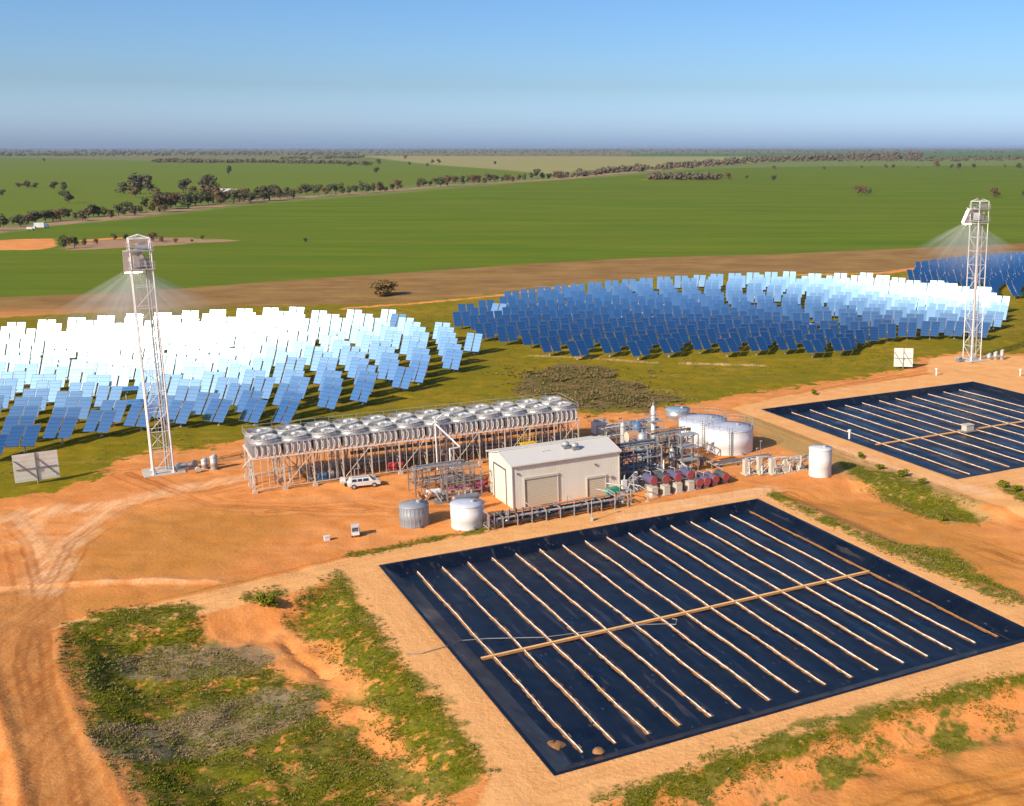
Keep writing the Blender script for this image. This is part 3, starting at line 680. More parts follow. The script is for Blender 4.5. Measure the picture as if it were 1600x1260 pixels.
tank('small_tank', 320, 732, .42, 1.3, M['galv'], 'smaller steel drum behind the left tower footing', .15); tank('small_tank', 335, 733, .5, 1.9, M['galv'], 'taller steel drum behind the left tower footing', .15)
c = G(290, 733); r = root('pump_skid', 'low grey pump skid on the ground right of the left tower', 'pump skid', (c[0], c[1], 0), UA)
m = MB(); m.box((0, 0, .12), (3.4, 1.3, .22)); m.build('base', M['dgalv'], r)
m = MB(); m.cone((-1.2, 0, .7), (0, 0, .7), .3, .3, 12); m.cone((.3, 0, .6), (.9, 0, .6), .35, .35, 12); m.build('pump', M['galv'], r)
MB().box((1.3, 0, .65), (.5, .8, .9)).build('cabinet', M['dgalv'], r)
c = G(310, 738); r = root('hose_reel', 'little pale reel on the orange ground beside the steel drums', 'hose reel', (c[0], c[1], 0), UA)
MB().cone((0, -.25, .4), (0, .25, .4), .38, .38, 14).build('drum', M['concpale'], r); MB().box((0, 0, .1), (.7, .7, .08)).build('stand', M['dgalv'], r)
for i, (px, hh, rr, lb) in enumerate([(1545, 1.1, .5, 'squat drum left of the pair beside the right tower'), (1555, 1.5, .45, 'middle steel drum beside the right tower'), (1565, 1.9, .4, 'tall thin drum rightmost beside the right tower')]):
    tank('small_tank', px, 562, rr, hh, M['galv'], lb, .12)
c = G(1500, 565); r = root('pump_skid', 'grey pump skid at the foot of the right tower', 'pump skid', (c[0], c[1], 0), UA)
MB().box((0, 0, .3), (1.6, 1.2, .5)).build('base', M['dgalv'], r); MB().cone((-.5, 0, .9), (.5, 0, .9), .3, .3, 12).build('pump', M['galv'], r)
# ---------------------------------------------------------------- air cooled condenser
AC = G(399, 771)                  # foot at the near left corner
NB = 12; BL = 46.6 / NB; ACW = 8.2
rt = root('air_cooled_condenser', 'long raised row of twelve silver fan bays on thin steel legs', 'air cooler', (AC[0], AC[1], 0), 28.3)
zb, zt = 4.7, 6.35
feet = MB()
for i in range(NB + 1):
    for j in (0, 1, 2):
        x, y = i * BL, j * ACW / 2
        m = MB(); m.box((x, y, zb / 2), (.16, .16, zb)); m.build('leg', M['galvwarm'], rt)
        MB().box((x, y, .17), (.6, .6, .5)).build('footing', M['concpale'], rt)
m = MB()
for i in range(NB):
    for y in (0, ACW):
        for f in (.25, .5, .75): m.box(((i + f) * BL, y, zb / 2 + .3), (.07, .07, zb - .6))
        m.box(((i + .5) * BL, y, .5), (BL - .17, .09, .09)); 
        if i % 2: m.cone((i * BL, y, .4), ((i + 1) * BL, y, zb), .04, .04, 5)
for i in range(NB + 1):
    m.box((i * BL, ACW / 2, 2.4), (.08, ACW - .2, .08)); m.cone((i * BL, 0, .4), (i * BL, ACW / 2, 4.6), .04, .04, 5)
m.build('bracing', M['galvwarm'], rt)
m = MB(); m.box((NB * BL / 2, 0, zb), (NB * BL + .3, .2, .22)); m.box((NB * BL / 2, ACW, zb), (NB * BL + .3, .2, .22)); m.box((0, ACW / 2, zb), (.22, ACW, .2)); m.box((NB * BL, ACW / 2, zb), (.22, ACW, .2)); m.build('deck_beam', M['white'], rt)
t = NT('finned_tube_panel'); v = t.coord('Object'); w_ = t.wave(v, .32, 3.5, 2, 'X'); t.set(t.b.inputs['Base Color'], t.mix(w_, (.2, .2, .21), (.45, .44, .42))); M['fins'] = t.out(None, .5, .4); t.bump(w_, .6, .1)
for i in range(NB):
    MB().box(((i + .5) * BL, ACW / 2, (zb + zt) / 2 + .15), (BL - .24, ACW - .15, zt - zb - .25)).build('plenum', M['fins'], rt)
    MB().box(((i + .5) * BL, ACW / 2, zt + .08), (BL - .1, ACW + .1, .08)).build('deck_plate', M['galv'], rt)
    for y in (ACW * .26, ACW * .75):
        c = ((i + .5) * BL, y, zt + .1); rr = 1.72
        m = MB(); m.lathe(c, [(rr + .12, 0), (rr, .2), (rr - .02, .45), (rr + .07, .58), (rr + .02, .62), (rr - .1, .5), (rr - .1, .1)], 28); sh = m.build('fan_shroud', M['galv'], rt)
        m = MB(); m.lathe((c[0], c[1], c[2] + .3), [(.38, 0), (.38, .35), (.2, .5), (.02, .52)], 12)
        for k in range(9):
            a = 2 * math.pi * k / 9 + i; ca, sa = math.cos(a), math.sin(a)
            vs = []
            for q_, w0 in ((.3, .16), (rr - .15, .26)):
                vs += [(c[0] + q_ * ca - w0 * sa, c[1] + q_ * sa + w0 * ca, c[2] + .48), (c[0] + q_ * ca + w0 * sa, c[1] + q_ * sa - w0 * ca, c[2] + .34)]
            m.add(vs, [(0, 1, 3, 2)])
        m.build('fan', M['white'], sh)
        m = MB()
        for rr2 in (.6, 1.1, 1.6):
            m.lathe((c[0], c[1], c[2] + .66), [(rr2, 0), (rr2 + .03, .02), (rr2, .04)], 24)
        for k in range(8):
            a = math.pi * k / 8; m.cone((c[0] - rr * math.cos(a), c[1] - rr * math.sin(a), c[2] + .66), (c[0] + rr * math.cos(a), c[1] + rr * math.sin(a), c[2] + .66), .02, .02, 4)
        m.build('guard', M['galv'], sh)
m = MB()                                                            # curved steam elbows along the long sides
for i in range(NB):
    for f in (.12, .3, .5, .7, .88):
        x = (i + f) * BL
        m.box((x, -.14, (zb + zt) / 2 + .1), (.07, .08, zt - zb))
        m.tube([(x, -.16, zb + .35), (x + .2, -.22, zb + .6), (x + .2, -.22, zt - .35), (x, -.16, zt - .1)], .05, 6)
m.build('elbow_row', M['white'], rt)
m = MB()
for y in (-.1, ACW + .1):
    for zz in (zt + .6, zt + 1.1): m.box((NB * BL / 2, y, zz), (NB * BL, .045, .045))
    for i in range(NB * 2 + 1): m.box((i * BL / 2, y, zt + .6), (.045, .045, 1.0))
for zz in (zt + .6, zt + 1.1): m.box((-.1, ACW / 2, zz), (.045, ACW, .045)); m.box((NB * BL + .1, ACW / 2, zz), (.045, ACW, .045))
m.build('handrail', M['galv'], rt)
m = MB()
for i in range(NB):                                                  # condensate pipework below the bays
    for k in range(5):
        x = (i + rnd.random()) * BL; y = rnd.uniform(1.2, ACW - .8); zz = rnd.uniform(.5, 3.6)
        m = MB(); m.tube([(x, y, .1), (x, y, zz), (x + rnd.uniform(-1.5, 1.5), y, zz), (x + rnd.uniform(-1.2, 1.2), y + rnd.uniform(-1.2, 1.2), 4.6)], rnd.uniform(.04, .11), 6)
        m.build('condensate_pipe', M['galv'], rt)
m = MB(); m.cone((14, ACW / 2, 1.2), (NB * BL - 1, ACW / 2, 1.2), .35, .35, 12); m.cone((14, ACW * .8, 2.2), (NB * BL - 1, ACW * .8, 2.2), .25, .25, 10); m.build('condensate_header', M['dgalv'], rt)
def acp(x, y): a = R(28.3); return (AC[0] + x * math.cos(a) - y * math.sin(a), AC[1] + x * math.sin(a) + y * math.cos(a))
def machine(name, label, cat, pos, rz, parts, z=0, group=None):
    r = root(name, label, cat, (pos[0], pos[1], z), rz, group)
    for nm, mat, fn in parts:
        m = MB(); fn(m); m.build(nm, M[mat], r)
    return r
machine('vacuum_pump', 'red vacuum pump set under the middle of the air cooler', 'pump', acp(19.2, 2), 31, [
    ('base', 'dgalv', lambda m: m.box((0, 0, .1), (2.6, 1.3, .2))), ('motor', 'red', lambda m: (m.cone((-1, 0, .9), (.2, 0, .9), .5, .5, 14), m.box((-.4, 0, .45), (1, .7, .5)))),
    ('casing', 'red', lambda m: (m.cone((.4, 0, .9), (1.1, 0, .9), .6, .45, 14), m.cone((.75, 0, .9), (.75, 0, 2.2), .18, .18, 8)))])
machine('condensate_pump', 'blue-grey pump set under the left half of the air cooler', 'pump', acp(9.6, 2), 31, [
    ('base', 'dgalv', lambda m: m.box((0, 0, .1), (2.8, 1.4, .2))), ('motor', 'blue', lambda m: (m.cone((-1.1, 0, .8), (0, 0, .8), .42, .42, 14), m.box((-.5, 0, .4), (.9, .6, .4)))),
    ('casing', 'galv', lambda m: (m.cone((.3, 0, .8), (1.0, 0, .8), .55, .5, 14), m.cone((.6, 0, .8), (.6, 0, 2.4), .2, .2, 8)))])
machine('scissor_lift', 'yellow lifting machine behind the shed roof under the air cooler', 'lift', acp(38, -1.2), 31, [
    ('chassis', 'yellow', lambda m: m.box((0, 0, .6), (2.2, 1.2, .5))), ('wheel', 'tyre', lambda m: [m.cone((x, y - .12, .35), (x, y + .12, .35), .35, .35, 12) for x in (-.8, .8) for y in (-.6, .6)]),
    ('scissor', 'yellow', lambda m: [m.cone((sx * .9, y, .8 + k * .75), (-sx * .9, y, 1.5 + k * .75), .07, .07, 6) for sx in (-1, 1) for y in (-.5, .5) for k in (0, 1)]),
    ('platform', 'yellow', lambda m: (m.box((0, 0, 2.5), (2.3, 1.2, .12)), [m.box((x, y, 3.0), (.05, .05, 1)) for x in (-1.1, 0, 1.1) for y in (-.55, .55)], [m.box((0, y, 3.5), (2.3, .05, .05)) for y in (-.55, .55)]))])
# steam riser with sloping pipe
p0 = acp(24.5, -.8)
a = Vector((*p0, 6.9)); b = Vector((*G(719, 722, 0), 0)); b = Vector((*G(719, 699, 4.7), 4.7)); c2 = Vector((*G(703, 702, 4.7), 4.7))
r = root('steam_pipe', 'white steam pipe sloping down from the air cooler to a standpipe', 'pipe', (p0[0], p0[1], 0), 0)
def loc(v): return (v[0] - p0[0], v[1] - p0[1], v[2])
m = MB(); m.tube([loc(a), loc(b)], .11, 8); m.build('sloping_pipe', M['white'], r)
m = MB(); m.tube([loc(b), loc(c2), loc((c2[0], c2[1], .3))], .14, 10); m.build('standpipe', M['white'], r)
m = MB(); m.tube([(0, 0, 0), (0, 0, 7.6)], .12, 8); m.tube([(0, 0, 7.4), (1.0, .6, 8.2)], .1, 8); m.box((0, 0, 7.2), (.7, .7, .12)); m.build('mast', M['white'], r)
m = MB(); m.cone((c2[0] - p0[0], c2[1] - p0[1], 0), (c2[0] - p0[0], c2[1] - p0[1], 1.6), .45, .45, 14); m.build('separator_pot', M['galv'], r)

# ---------------------------------------------------------------- shed
SH = G(802, 796); SL, SW, SE, SR = 15.1, 8.4, 5.75, 6.65
r = root('plant_shed', 'cream metal-clad gabled shed with roller doors in the middle of the plant', 'shed', (SH[0], SH[1], 0), 30)
def ribbed(m, p, q, z0, z1f, n, nrm, rib=.005, mi=0):
    """corrugated wall between p and q; z1f(t) gives the top"""
    vs = []; fs = []
    for i in range(n + 1):
        t_ = i / n; o = rib if i % 4 in (1, 2) else 0
        x = p[0] + (q[0] - p[0]) * t_ + nrm[0] * o; y = p[1] + (q[1] - p[1]) * t_ + nrm[1] * o
        vs += [(x, y, z0), (x, y, z1f(t_))]
    for i in range(n): fs.append((2 * i, 2 * i + 2, 2 * i + 3, 2 * i + 1))
    m.add(vs, fs, mi)
m = MB(); ribbed(m, (0, 0), (SL, 0), 0, lambda t: SE, 150, (0, -1)); ribbed(m, (SL, SW), (0, SW), 0, lambda t: SE, 150, (0, 1))
gab = lambda t: SE + (SR - SE) * (1 - abs(2 * t - 1))
ribbed(m, (0, SW), (0, 0), 0, gab, 84, (-1, 0)); ribbed(m, (SL, 0), (SL, SW), 0, gab, 84, (1, 0)); m.build('wall', M['cream'], r)
m = MB(); e = .25; sl_ = (SR - SE) / (SW / 2)
for sgn in (0, 1):
    n = 150; vs = []; fs = []
    for i in range(n + 1):
        x = -e + (SL + 2 * e) * i / n; o = .006 if i % 5 in (1, 2) else 0
        ye, yr = (-e, SW / 2) if sgn == 0 else (SW + e, SW / 2)
        vs += [(x, ye, SE - sl_ * e + .06 + o), (x, yr, SR + .06 + o)]
    for i in range(n): fs.append((2 * i, 2 * i + 2, 2 * i + 3, 2 * i + 1) if sgn == 0 else (2 * i + 1, 2 * i + 3, 2 * i + 2, 2 * i))
    m.add(vs, fs)
t = NT('pale_roof_sheet'); v = t.coord(); t.set(t.b.inputs['Base Color'], t.mix(t.noise(v, .8, 4), (.66, .62, .55), (.72, .68, .61))); M['roofsheet'] = t.out(None, .4, .1)
rf = m.build('roof', M['roofsheet'], r)
for x, y in ((8.6, 2.6), (9.6, 1.9)):
    m = MB(); z_ = SE + sl_ * y; m.box((x, y, z_ + .2), (.9, .9, .3)); m.build('vent_curb', M['dgalv'], rf)
    MB().lathe((x, y, z_ + .35), [(.28, 0), (.45, .15), (.5, .35), (.4, .5), (.02, .6)], 14).build('roof_vent', M['galv'], rf)
m = MB(); m.box((5.6, 2.4, SE + sl_ * 2.4 + .17), (1.2, .1, .06)); m.box((SL / 2, SW / 2, SR + .1), (SL + .55, .4, .07)); m.build('ridge_cap', M['cream'], rf)
for y in (-.32, SW + .32):
    MB().box((SL / 2, y, SE - .04), (SL + .5, .14, .16)).build('gutter', M['cream'], r)
for x in (-.28, SL + .28):
    m = MB(); m.cone((x, -.28, SE - sl_ * e), (x, SW / 2, SR + .02), .07, .07, 4); m.cone((x, SW + .28, SE - sl_ * e), (x, SW / 2, SR + .02), .07, .07, 4); m.build('barge_board', M['cream'], r)
def rdoor(name, x0, x1, h, y=-.07):
    m = MB(); n = int(h / .12); vs = []; fs = []
    for i in range(n + 1):
        z_ = h * i / n; o = .02 if i % 2 else 0; vs += [(x0, y - o, z_), (x1, y - o, z_)]
    for i in range(n): fs.append((2 * i, 2 * i + 1, 2 * i + 3, 2 * i + 2))
    m.add(vs, fs); d = m.build(name, M['doorcream'], r)
    m = MB(); 
    for x in (x0 - .06, x1 + .06): m.box((x, y - .02, h / 2), (.12, .14, h))
    m.box(((x0 + x1) / 2, y - .03, h + .12), (x1 - x0 + .3, .22, .26)); m.build('door_frame', M['doortrim'], d)
    MB().box((x0 + .06, y - .05, h / 2), (.12, .06, h - .05)).build('jamb_shade_strip', M['dark'], d)  # dark strip at the left jamb, shade put in for depth
M['doorcream'] = M_('roller_door_shaded_paint', (.5, .45, .34), .5, 0, .05, 1); M['doortrim'] = M_('door_trim_paint', (.5, .46, .38), .5, 0, .05, 1)  # door colour darkened, recess shade put into the paint
rdoor('roller_door', 1.65, 6.15, 3.7); rdoor('roller_door', 10.4, 13.0, 2.5)
m = MB(); m.box((-.1, 4.1, 2.3), (.06, 4.0, 4.6)); dd = m.build('sliding_door', M['cream'], r)
m = MB(); m.box((-.12, 6.25, 2.3), (.1, .22, 4.6)); m.box((-.12, 4.2, 4.72), (.12, 4.3, .14)); m.box((-.14, 2.0, 2.3), (.04, .05, 4.6)); m.build('door_frame', M['dark'], dd)
for x, z_, s in ((.7, 4.6, .22), (11.6, 4.3, .25), (14.0, 2.2, .35)): MB().box((x, -.12, z_), (s, .14, s)).build('wall_box' if s > .3 else 'wall_lamp', M['dgalv'], r)
for x in (0, SL): MB().box((x, -.05, SE / 2), (.12, .12, SE)).build('corner_trim', M['doortrim'], r)
def shp(x, y): a_ = R(30); return (SH[0] + x * math.cos(a_) - y * math.sin(a_), SH[1] + x * math.sin(a_) + y * math.cos(a_))
c = G(957, 784); r = root('equipment_canopy', 'small green box on legs at the right front corner of the shed', 'canopy', (c[0], c[1], 0), 30)
MB().box((0, 0, 1.5), (1.7, .9, .75)).build('box', M['green'], r)
for x in (-.75, .75):
    for y in (-.35, .35): MB().box((x, y, .56), (.08, .08, 1.12)).build('leg', M['galv'], r)

# ---------------------------------------------------------------- tanks
tank('poly_tank', 648, 819, 1.75, 2.55, M['dgalvtank'] if 'dgalvtank' in M else M_('grey_tank_steel', (.26, .28, .31), .5, .1, .06, 1), 'grey ribbed water tank left of the white one in front', .45, ribs=24)
tank('poly_tank', 731, 821, 2.0, 2.9, M['white'], 'white water tank beside the grey one near the shed', .3, roofmat=M['lilac'])
tank('storage_tank', 1281, 742, 1.6, 3.95, M['white'], 'tall white round tank standing alone at the right of the plant', .2)
big = 'large white flat-roofed storage tanks'
for (x, y, rr, hh, lb) in [(1098, 691, 3.75, 3.6, 'large white storage tank farther back of the two, left one'), (1139, 703, 3.65, 3.6, 'large white storage tank nearer of the two, right one')]:
    tk = tank('storage_tank', x, y, rr, hh, M['white'], lb, .45, roofmat=M['lilac'], group=big)
    m = MB()
    for i in range(20):
        a_ = 2 * math.pi * i / 20; m.box((rr * math.cos(a_), rr * math.sin(a_), hh + .6), (.05, .05, 1.0))
        b_ = 2 * math.pi * (i + 1) / 20
        for zz in (.6, 1.1): m.cone((rr * math.cos(a_), rr * math.sin(a_), hh + zz), (rr * math.cos(b_), rr * math.sin(b_), hh + zz), .025, .025, 4)
    m.build('handrail', M['galv'], tk)
    m = MB()
    for xx in (-.25, .25): m.box((-rr * .5 + xx, -rr * .95, hh / 2 + .4), (.06, .06, hh + .8))
    for k in range(12): m.box((-rr * .5, -rr * .95, .3 + k * .33), (.5, .05, .05))
    m.build('ladder', M['dgalv'], tk)
tank('water_tank', 1059, 654, 2.05, 1.75, M_('corrugated_steel_tank', (.42, .43, .44), .35, .6, .15, 2, DUST, .3), 'low corrugated steel water tank behind the white storage tanks', .25, roofmat=M_('blue_tank_roof', (.22, .32, .4), .5, 0, .1, 1))

# ---------------------------------------------------------------- small posts and boxes, vehicles
def ute(px, py, rz):
    c = G(px, py); r = root('pickup_truck', 'white canopied pickup parked in front of the air cooler', 'pickup', (c[0], c[1], 0), rz)
    prof = [(-2.3, .45), (-2.3, .95), (-2.1, 1.05), (-1.85, 1.66), (.95, 1.68), (1.45, 1.1), (2.35, .98), (2.45, .75), (2.45, .4)]
    bm_ = bmesh.new(); n = len(prof)
    L = [bm_.verts.new((x, -.88 if z_ < 1.2 else -.72, z_)) for x, z_ in prof]; Rr = [bm_.verts.new((x, .88 if z_ < 1.2 else .72, z_)) for x, z_ in prof]
    bm_.faces.new(L); bm_.faces.new(Rr[::-1])
    for i in range(n): bm_.faces.new((L[i], Rr[i], Rr[(i + 1) % n], L[(i + 1) % n]))
    bmesh.ops.recalc_face_normals(bm_, faces=bm_.faces); bmesh.ops.bevel(bm_, geom=list(bm_.edges), offset=.05, segments=2, affect='EDGES')
    me = bpy.data.meshes.new('body'); bm_.to_mesh(me); bm_.free(); me.materials.append(M['carwhite']); b_ = link(bpy.data.objects.new('body', me)); b_.parent = r
    for s in (-1, 1):
        for x0, x1 in ((-1.7, -1.0), (-.9, -.2), (-.1, .75)): 
            m = MB(); m.add([(x0, s * .885, 1.12), (x1, s * .885, 1.12), (x1 - .02, s * .79, 1.52), (x0 + .05, s * .79, 1.52)], [(0, 1, 2, 3)]); m.build('side_window', M['glass'], r)
        for x in (-1.45, 1.5):
            w = MB().cone((x, s * .93, .38), (x, s * .68, .38), .38, .38, 18).build('wheel', M['tyre'], r); MB().cone((x, s * .945, .38), (x, s * .9, .38), .22, .22, 12).build('rim', M['galv'], w)
        MB().box((2.42, s * .65, .8), (.1, .35, .18)).build('headlight', M['lamp'], r)
    m = MB(); m.add([(1.02, -.66, 1.62), (1.02, .66, 1.62), (1.5, .76, 1.13), (1.5, -.76, 1.13)], [(0, 1, 2, 3)]); m.build('windscreen', M['glass'], r)
    m = MB()
    for y in (-.5, .5): m.box((-.5, y, 1.72), (2.2, .05, .06))
    m.build('roof_rail', M['dgalv'], r)
    r.scale = (.9, .9, .9); return r
ute(568, 761, 22)
c = G(541, 759); r = root('tray_trailer', 'small cream trailer behind the white pickup', 'trailer', (c[0], c[1], 0), 20)
MB().box((0, 0, .6), (1.6, 1.1, .25)).build('tray', M['concpale'], r)
for s in (-1, 1): MB().cone((0, s * .62, .28), (0, s * .5, .28), .28, .28, 12).build('wheel', M['tyre'], r)
MB().cone((.8, 0, .5), (1.6, 0, .5), .05, .05, 6).build('drawbar', M['dgalv'], r)
MB().box((-.4, 0, .95), (.7, .8, .45)).build('load_box', M['white'], r)
c = G(556, 837); r = root('utility_buggy', 'small white buggy parked alone on the orange yard', 'buggy', (c[0], c[1], 0), 105)
def bug(m): m.box((0, 0, .55), (1.9, 1.15, .4)); m.box((.62, 0, .85), (.6, 1.1, .25)); 
m = MB(); bug(m); m.build('body', M['carwhite'], r); MB().box((-.1, 0, 1.62), (1.25, 1.15, .08)).build('roof', M['carwhite'], r)
[MB().cone((x, y, .7), (x * .75, y, 1.6), .035, .035, 6).build('roll_post', M['white'], r) for x in (-.65, .55) for y in (-.5, .5)]
MB().box((-.15, 0, .95), (.5, 1.0, .4)).build('seat', M['dark'], r)
for x in (-.65, .65):
    for s in (-1, 1): MB().cone((x, s * .6, .28), (x, s * .42, .28), .28, .28, 12).build('wheel', M['tyre'], r)
r.scale = (.8, .8, .8)
c = G(511, 845); r = root('junction_box', 'tiny white box low on the orange yard beside the buggy', 'box', (c[0], c[1], 0), 30)
MB().box((0, 0, .28), (.6, .5, .5)).build('cabinet', M['white'], r); MB().box((0, 0, .56), (.7, .6, .05)).build('lid', M['white'], r)
c = G(925, 814); r = root('monitoring_post', 'thin grey camera post on the sand at the pond edge', 'post', (c[0], c[1], 0), 0)
MB().cone((0, 0, 0), (0, 0, 2.9), .07, .05, 8).build('pole', M['galv'], r); MB().box((0, 0, .3), (.35, .35, .6)).build('base_box', M['galv'], r); MB().box((.15, 0, 2.8), (.4, .2, .2)).build('camera_head', M['dgalv'], r)
# ---------------------------------------------------------------- process plant
def rack(name, px, py, L_, Wd, levels, nb, mat, pipes, label, rz=30, cat='pipe rack', seed=1, pm=('galv', 'dgalv', 'white')):
    c = G(px, py); r = root(name, label, cat, (c[0], c[1], 0), rz); q = random.Random(seed)
    H = levels[-1]
    for i in range(nb + 1):
        for y in (0, Wd): MB().box((L_ * i / nb, y, H / 2), (.14, .14, H)).build('post', M[mat], r)
    m = MB()
    for z_ in levels:
        for y in (0, Wd): m.box((L_ / 2, y, z_), (L_, .12, .14))
        for i in range(nb + 1): m.box((L_ * i / nb, Wd / 2, z_), (.12, Wd, .12))
    m.build('beam', M[mat], r)
    for k in range(pipes):
        m = MB(); y = Wd * (.12 + .76 * q.random()); z_ = q.choice(levels) + .2; rr = q.choice((.04, .06, .08, .13))
        x0 = q.uniform(-.6, L_ * .3); x1 = q.uniform(L_ * .6, L_ + .6)
        pts = [(x0, y, q.uniform(.1, z_)), (x0, y, z_), (x1, y, z_), (x1, y + q.uniform(-.6, .6), q.uniform(.1, z_))]
        m.tube(pts, rr, 8); 
        for s in range(2):
            xx = q.uniform(x0 + .3, x1 - .3); m.cone((xx, y, z_), (xx + .12, y, z_), rr * 1.8, rr * 1.8, 10)
        m.build('pipe', M[q.choice(pm)], r)
    return r
rack('pipe_rack', 650, 776, 7.5, 3.2, [1.5, 3.1], 4, 'dgalv', 20, 'grey open steel pipe rack between the air cooler and the shed', 30, seed=3, pm=('dgalv', 'galv', 'rust', 'dark'))
rack('pipe_rack', 700, 786, 4.6, 2.6, [1.2, 2.6, 4.2], 2, 'dgalv', 11, 'taller pipe rack against the left gable of the shed', 30, seed=9, pm=('dgalv', 'galv', 'magenta', 'dark'))
machine('white_drum', 'white horizontal drum in front of the left pipe rack', 'drum', G(678, 779), 30, [
    ('shell', 'white', lambda m: (m.cone((-.7, 0, .75), (.7, 0, .75), .55, .55, 18), m.ball((-.7, 0, .75), .55, 14), m.ball((.7, 0, .75), .55, 14))), ('saddle', 'dgalv', lambda m: [m.box((x, 0, .2), (.2, .8, .4)) for x in (-.5, .5)])])
machine('maroon_pump', 'maroon pump beside the left gable of the shed', 'pump', G(751, 768), 30, [
    ('motor', 'magenta', lambda m: (m.cone((-.8, 0, .9), (.5, 0, .9), .55, .55, 14), m.box((-.1, 0, .35), (1.2, .7, .6)))), ('discharge', 'magenta', lambda m: m.tube([(.5, 0, .9), (.9, 0, .9), (.9, 0, 2.0)], .16, 8)), ('base', 'dgalv', lambda m: m.box((0, 0, .06), (2, 1, .12)))])
machine('steam_drum', 'lagged horizontal steam drum on the taller pipe rack', 'drum', G(727, 765, 3), 30, [
    ('shell', 'dgalv', lambda m: (m.cone((-1.4, 0, 2.0), (1.4, 0, 2.0), .45, .45, 18), m.ball((-1.4, 0, 2.0), .45, 12), m.ball((1.4, 0, 2.0), .45, 12))), ('support', 'galv', lambda m: [m.box((x, 0, .8), (.15, .5, 1.6)) for x in (-1, 1)]), ('nozzle', 'galv', lambda m: [m.cone((x, 0, 2.4), (x, 0, 2.9), .12, .12, 8) for x in (-.8, 0, .8)])])
for i, (x, y, lb) in enumerate([(663, 782, 'red-brown valve cluster at the left end of the grey pipe rack'), (692, 784, 'grey valve cluster in front of the white standpipe'), (737, 790, 'grey valve cluster nearest the shed door')]):
    q = random.Random(40 + i); c = G(x, y)
    machine('valve_cluster', lb, 'valves', c, 30, [('manifold', 'dgalv' if i else 'rust', lambda m: [m.tube([(q.uniform(-1, 1), q.uniform(-.6, .6), .1)] + [(q.uniform(-1, 1), q.uniform(-.6, .6), q.uniform(.4, 1.6)) for _ in range(2)], q.uniform(.05, .12), 6) for _ in range(8)]),
        ('handwheel', 'galv', lambda m: (m.cone((0, -.4, 1.2), (0, -.36, 1.2), .22, .22, 12), m.cone((0, -.36, 1.2), (0, .2, 1.2), .04, .04, 6))), ('skid', 'dgalv', lambda m: m.box((0, 0, .05), (2.4, 1.4, .1)))])
# long dark pipe run before the shed
c = G(762, 829); r = root('pipe_run', 'long run of dark lagged pipes on low frames between the shed and the near pond', 'pipe run', (c[0], c[1], 0), 30); q = random.Random(5)
LR = 18.8
for k, (y, z_, rr, mt) in enumerate([(0, .55, .2, 'black'), (.55, .55, .16, 'black'), (1.1, .6, .22, 'black'), (.25, 1.15, .14, 'galv'), (.85, 1.2, .16, 'black'), (1.5, .5, .12, 'dgalv'), (.55, 1.7, .09, 'dgalv')]):
    m = MB(); x0 = q.uniform(0, 1.5); x1 = LR - q.uniform(0, 1.5); m.tube([(x0, y, .1), (x0, y, z_), (x1, y, z_), (x1, y + .8, z_)], rr, 10)
    for s in range(7): xx = q.uniform(1, LR - 1); m.cone((xx, y, z_), (xx + .1, y, z_), rr * 1.5, rr * 1.5, 10)
    m.build('pipe', M[mt], r)
for i in range(11):
    x = i * LR / 10; m = MB(); hh = 2.2 if i % 3 == 0 else 1.5
    for y in (-.3, 1.8): m.box((x, y, hh / 2), (.1, .1, hh))
    m.box((x, .75, .33), (.1, 2.1, .1)); m.box((x, .75, hh - .05), (.1, 2.1, .1)); m.build('support_frame', M['galv'], r)
for i in range(12):
    x = q.uniform(.5, LR - .5); y = q.uniform(0, 1.4); m = MB(); m.cone((x, y, .6), (x, y, 1.5 + q.random() * .5), .06, .06, 6); m.cone((x - .2, y, 1.5), (x + .2, y, 1.5), .12, .12, 8); m.ball((x, y, .65), .28, 10); m.build('valve', M[q.choice(('black', 'dgalv', 'magenta', 'galv'))], r)
for i in range(5):
    x = 1 + i * .9; m = MB(); m.tube([(x, .2, .5), (x, .2, 1.8), (x + .4, 1.0, 1.8), (x + .4, 1.0, .4)], .1, 8); m.build('loop_pipe', M['black' if i % 2 else 'dgalv'], r)
# pipe arches right of the shed
for i, (x, y, w, h_, lb) in enumerate([(962, 795, 1.7, 2.3, 'pale pipe arch beside the green box'), (986, 788, 2.4, 2.6, 'pale pipe arch right of the green box'), (1012, 784, 1.6, 2.1, 'pale pipe arch just left of the concrete plinths')]):
    c = G(x, y); m = MB(); m.tube([(0, 0, 0), (0, 0, h_ * .7), (-w * .5, .5, h_), (-w, 2.2, h_)], .08, 8)
    r = root('pipe_arch', lb, 'pipe', (c[0], c[1], 0), 30); m.build('pipe', M['galv'], r); MB().box((0, 0, .05), (.4, .4, .1)).build('base_plate', M['concpale'], r)
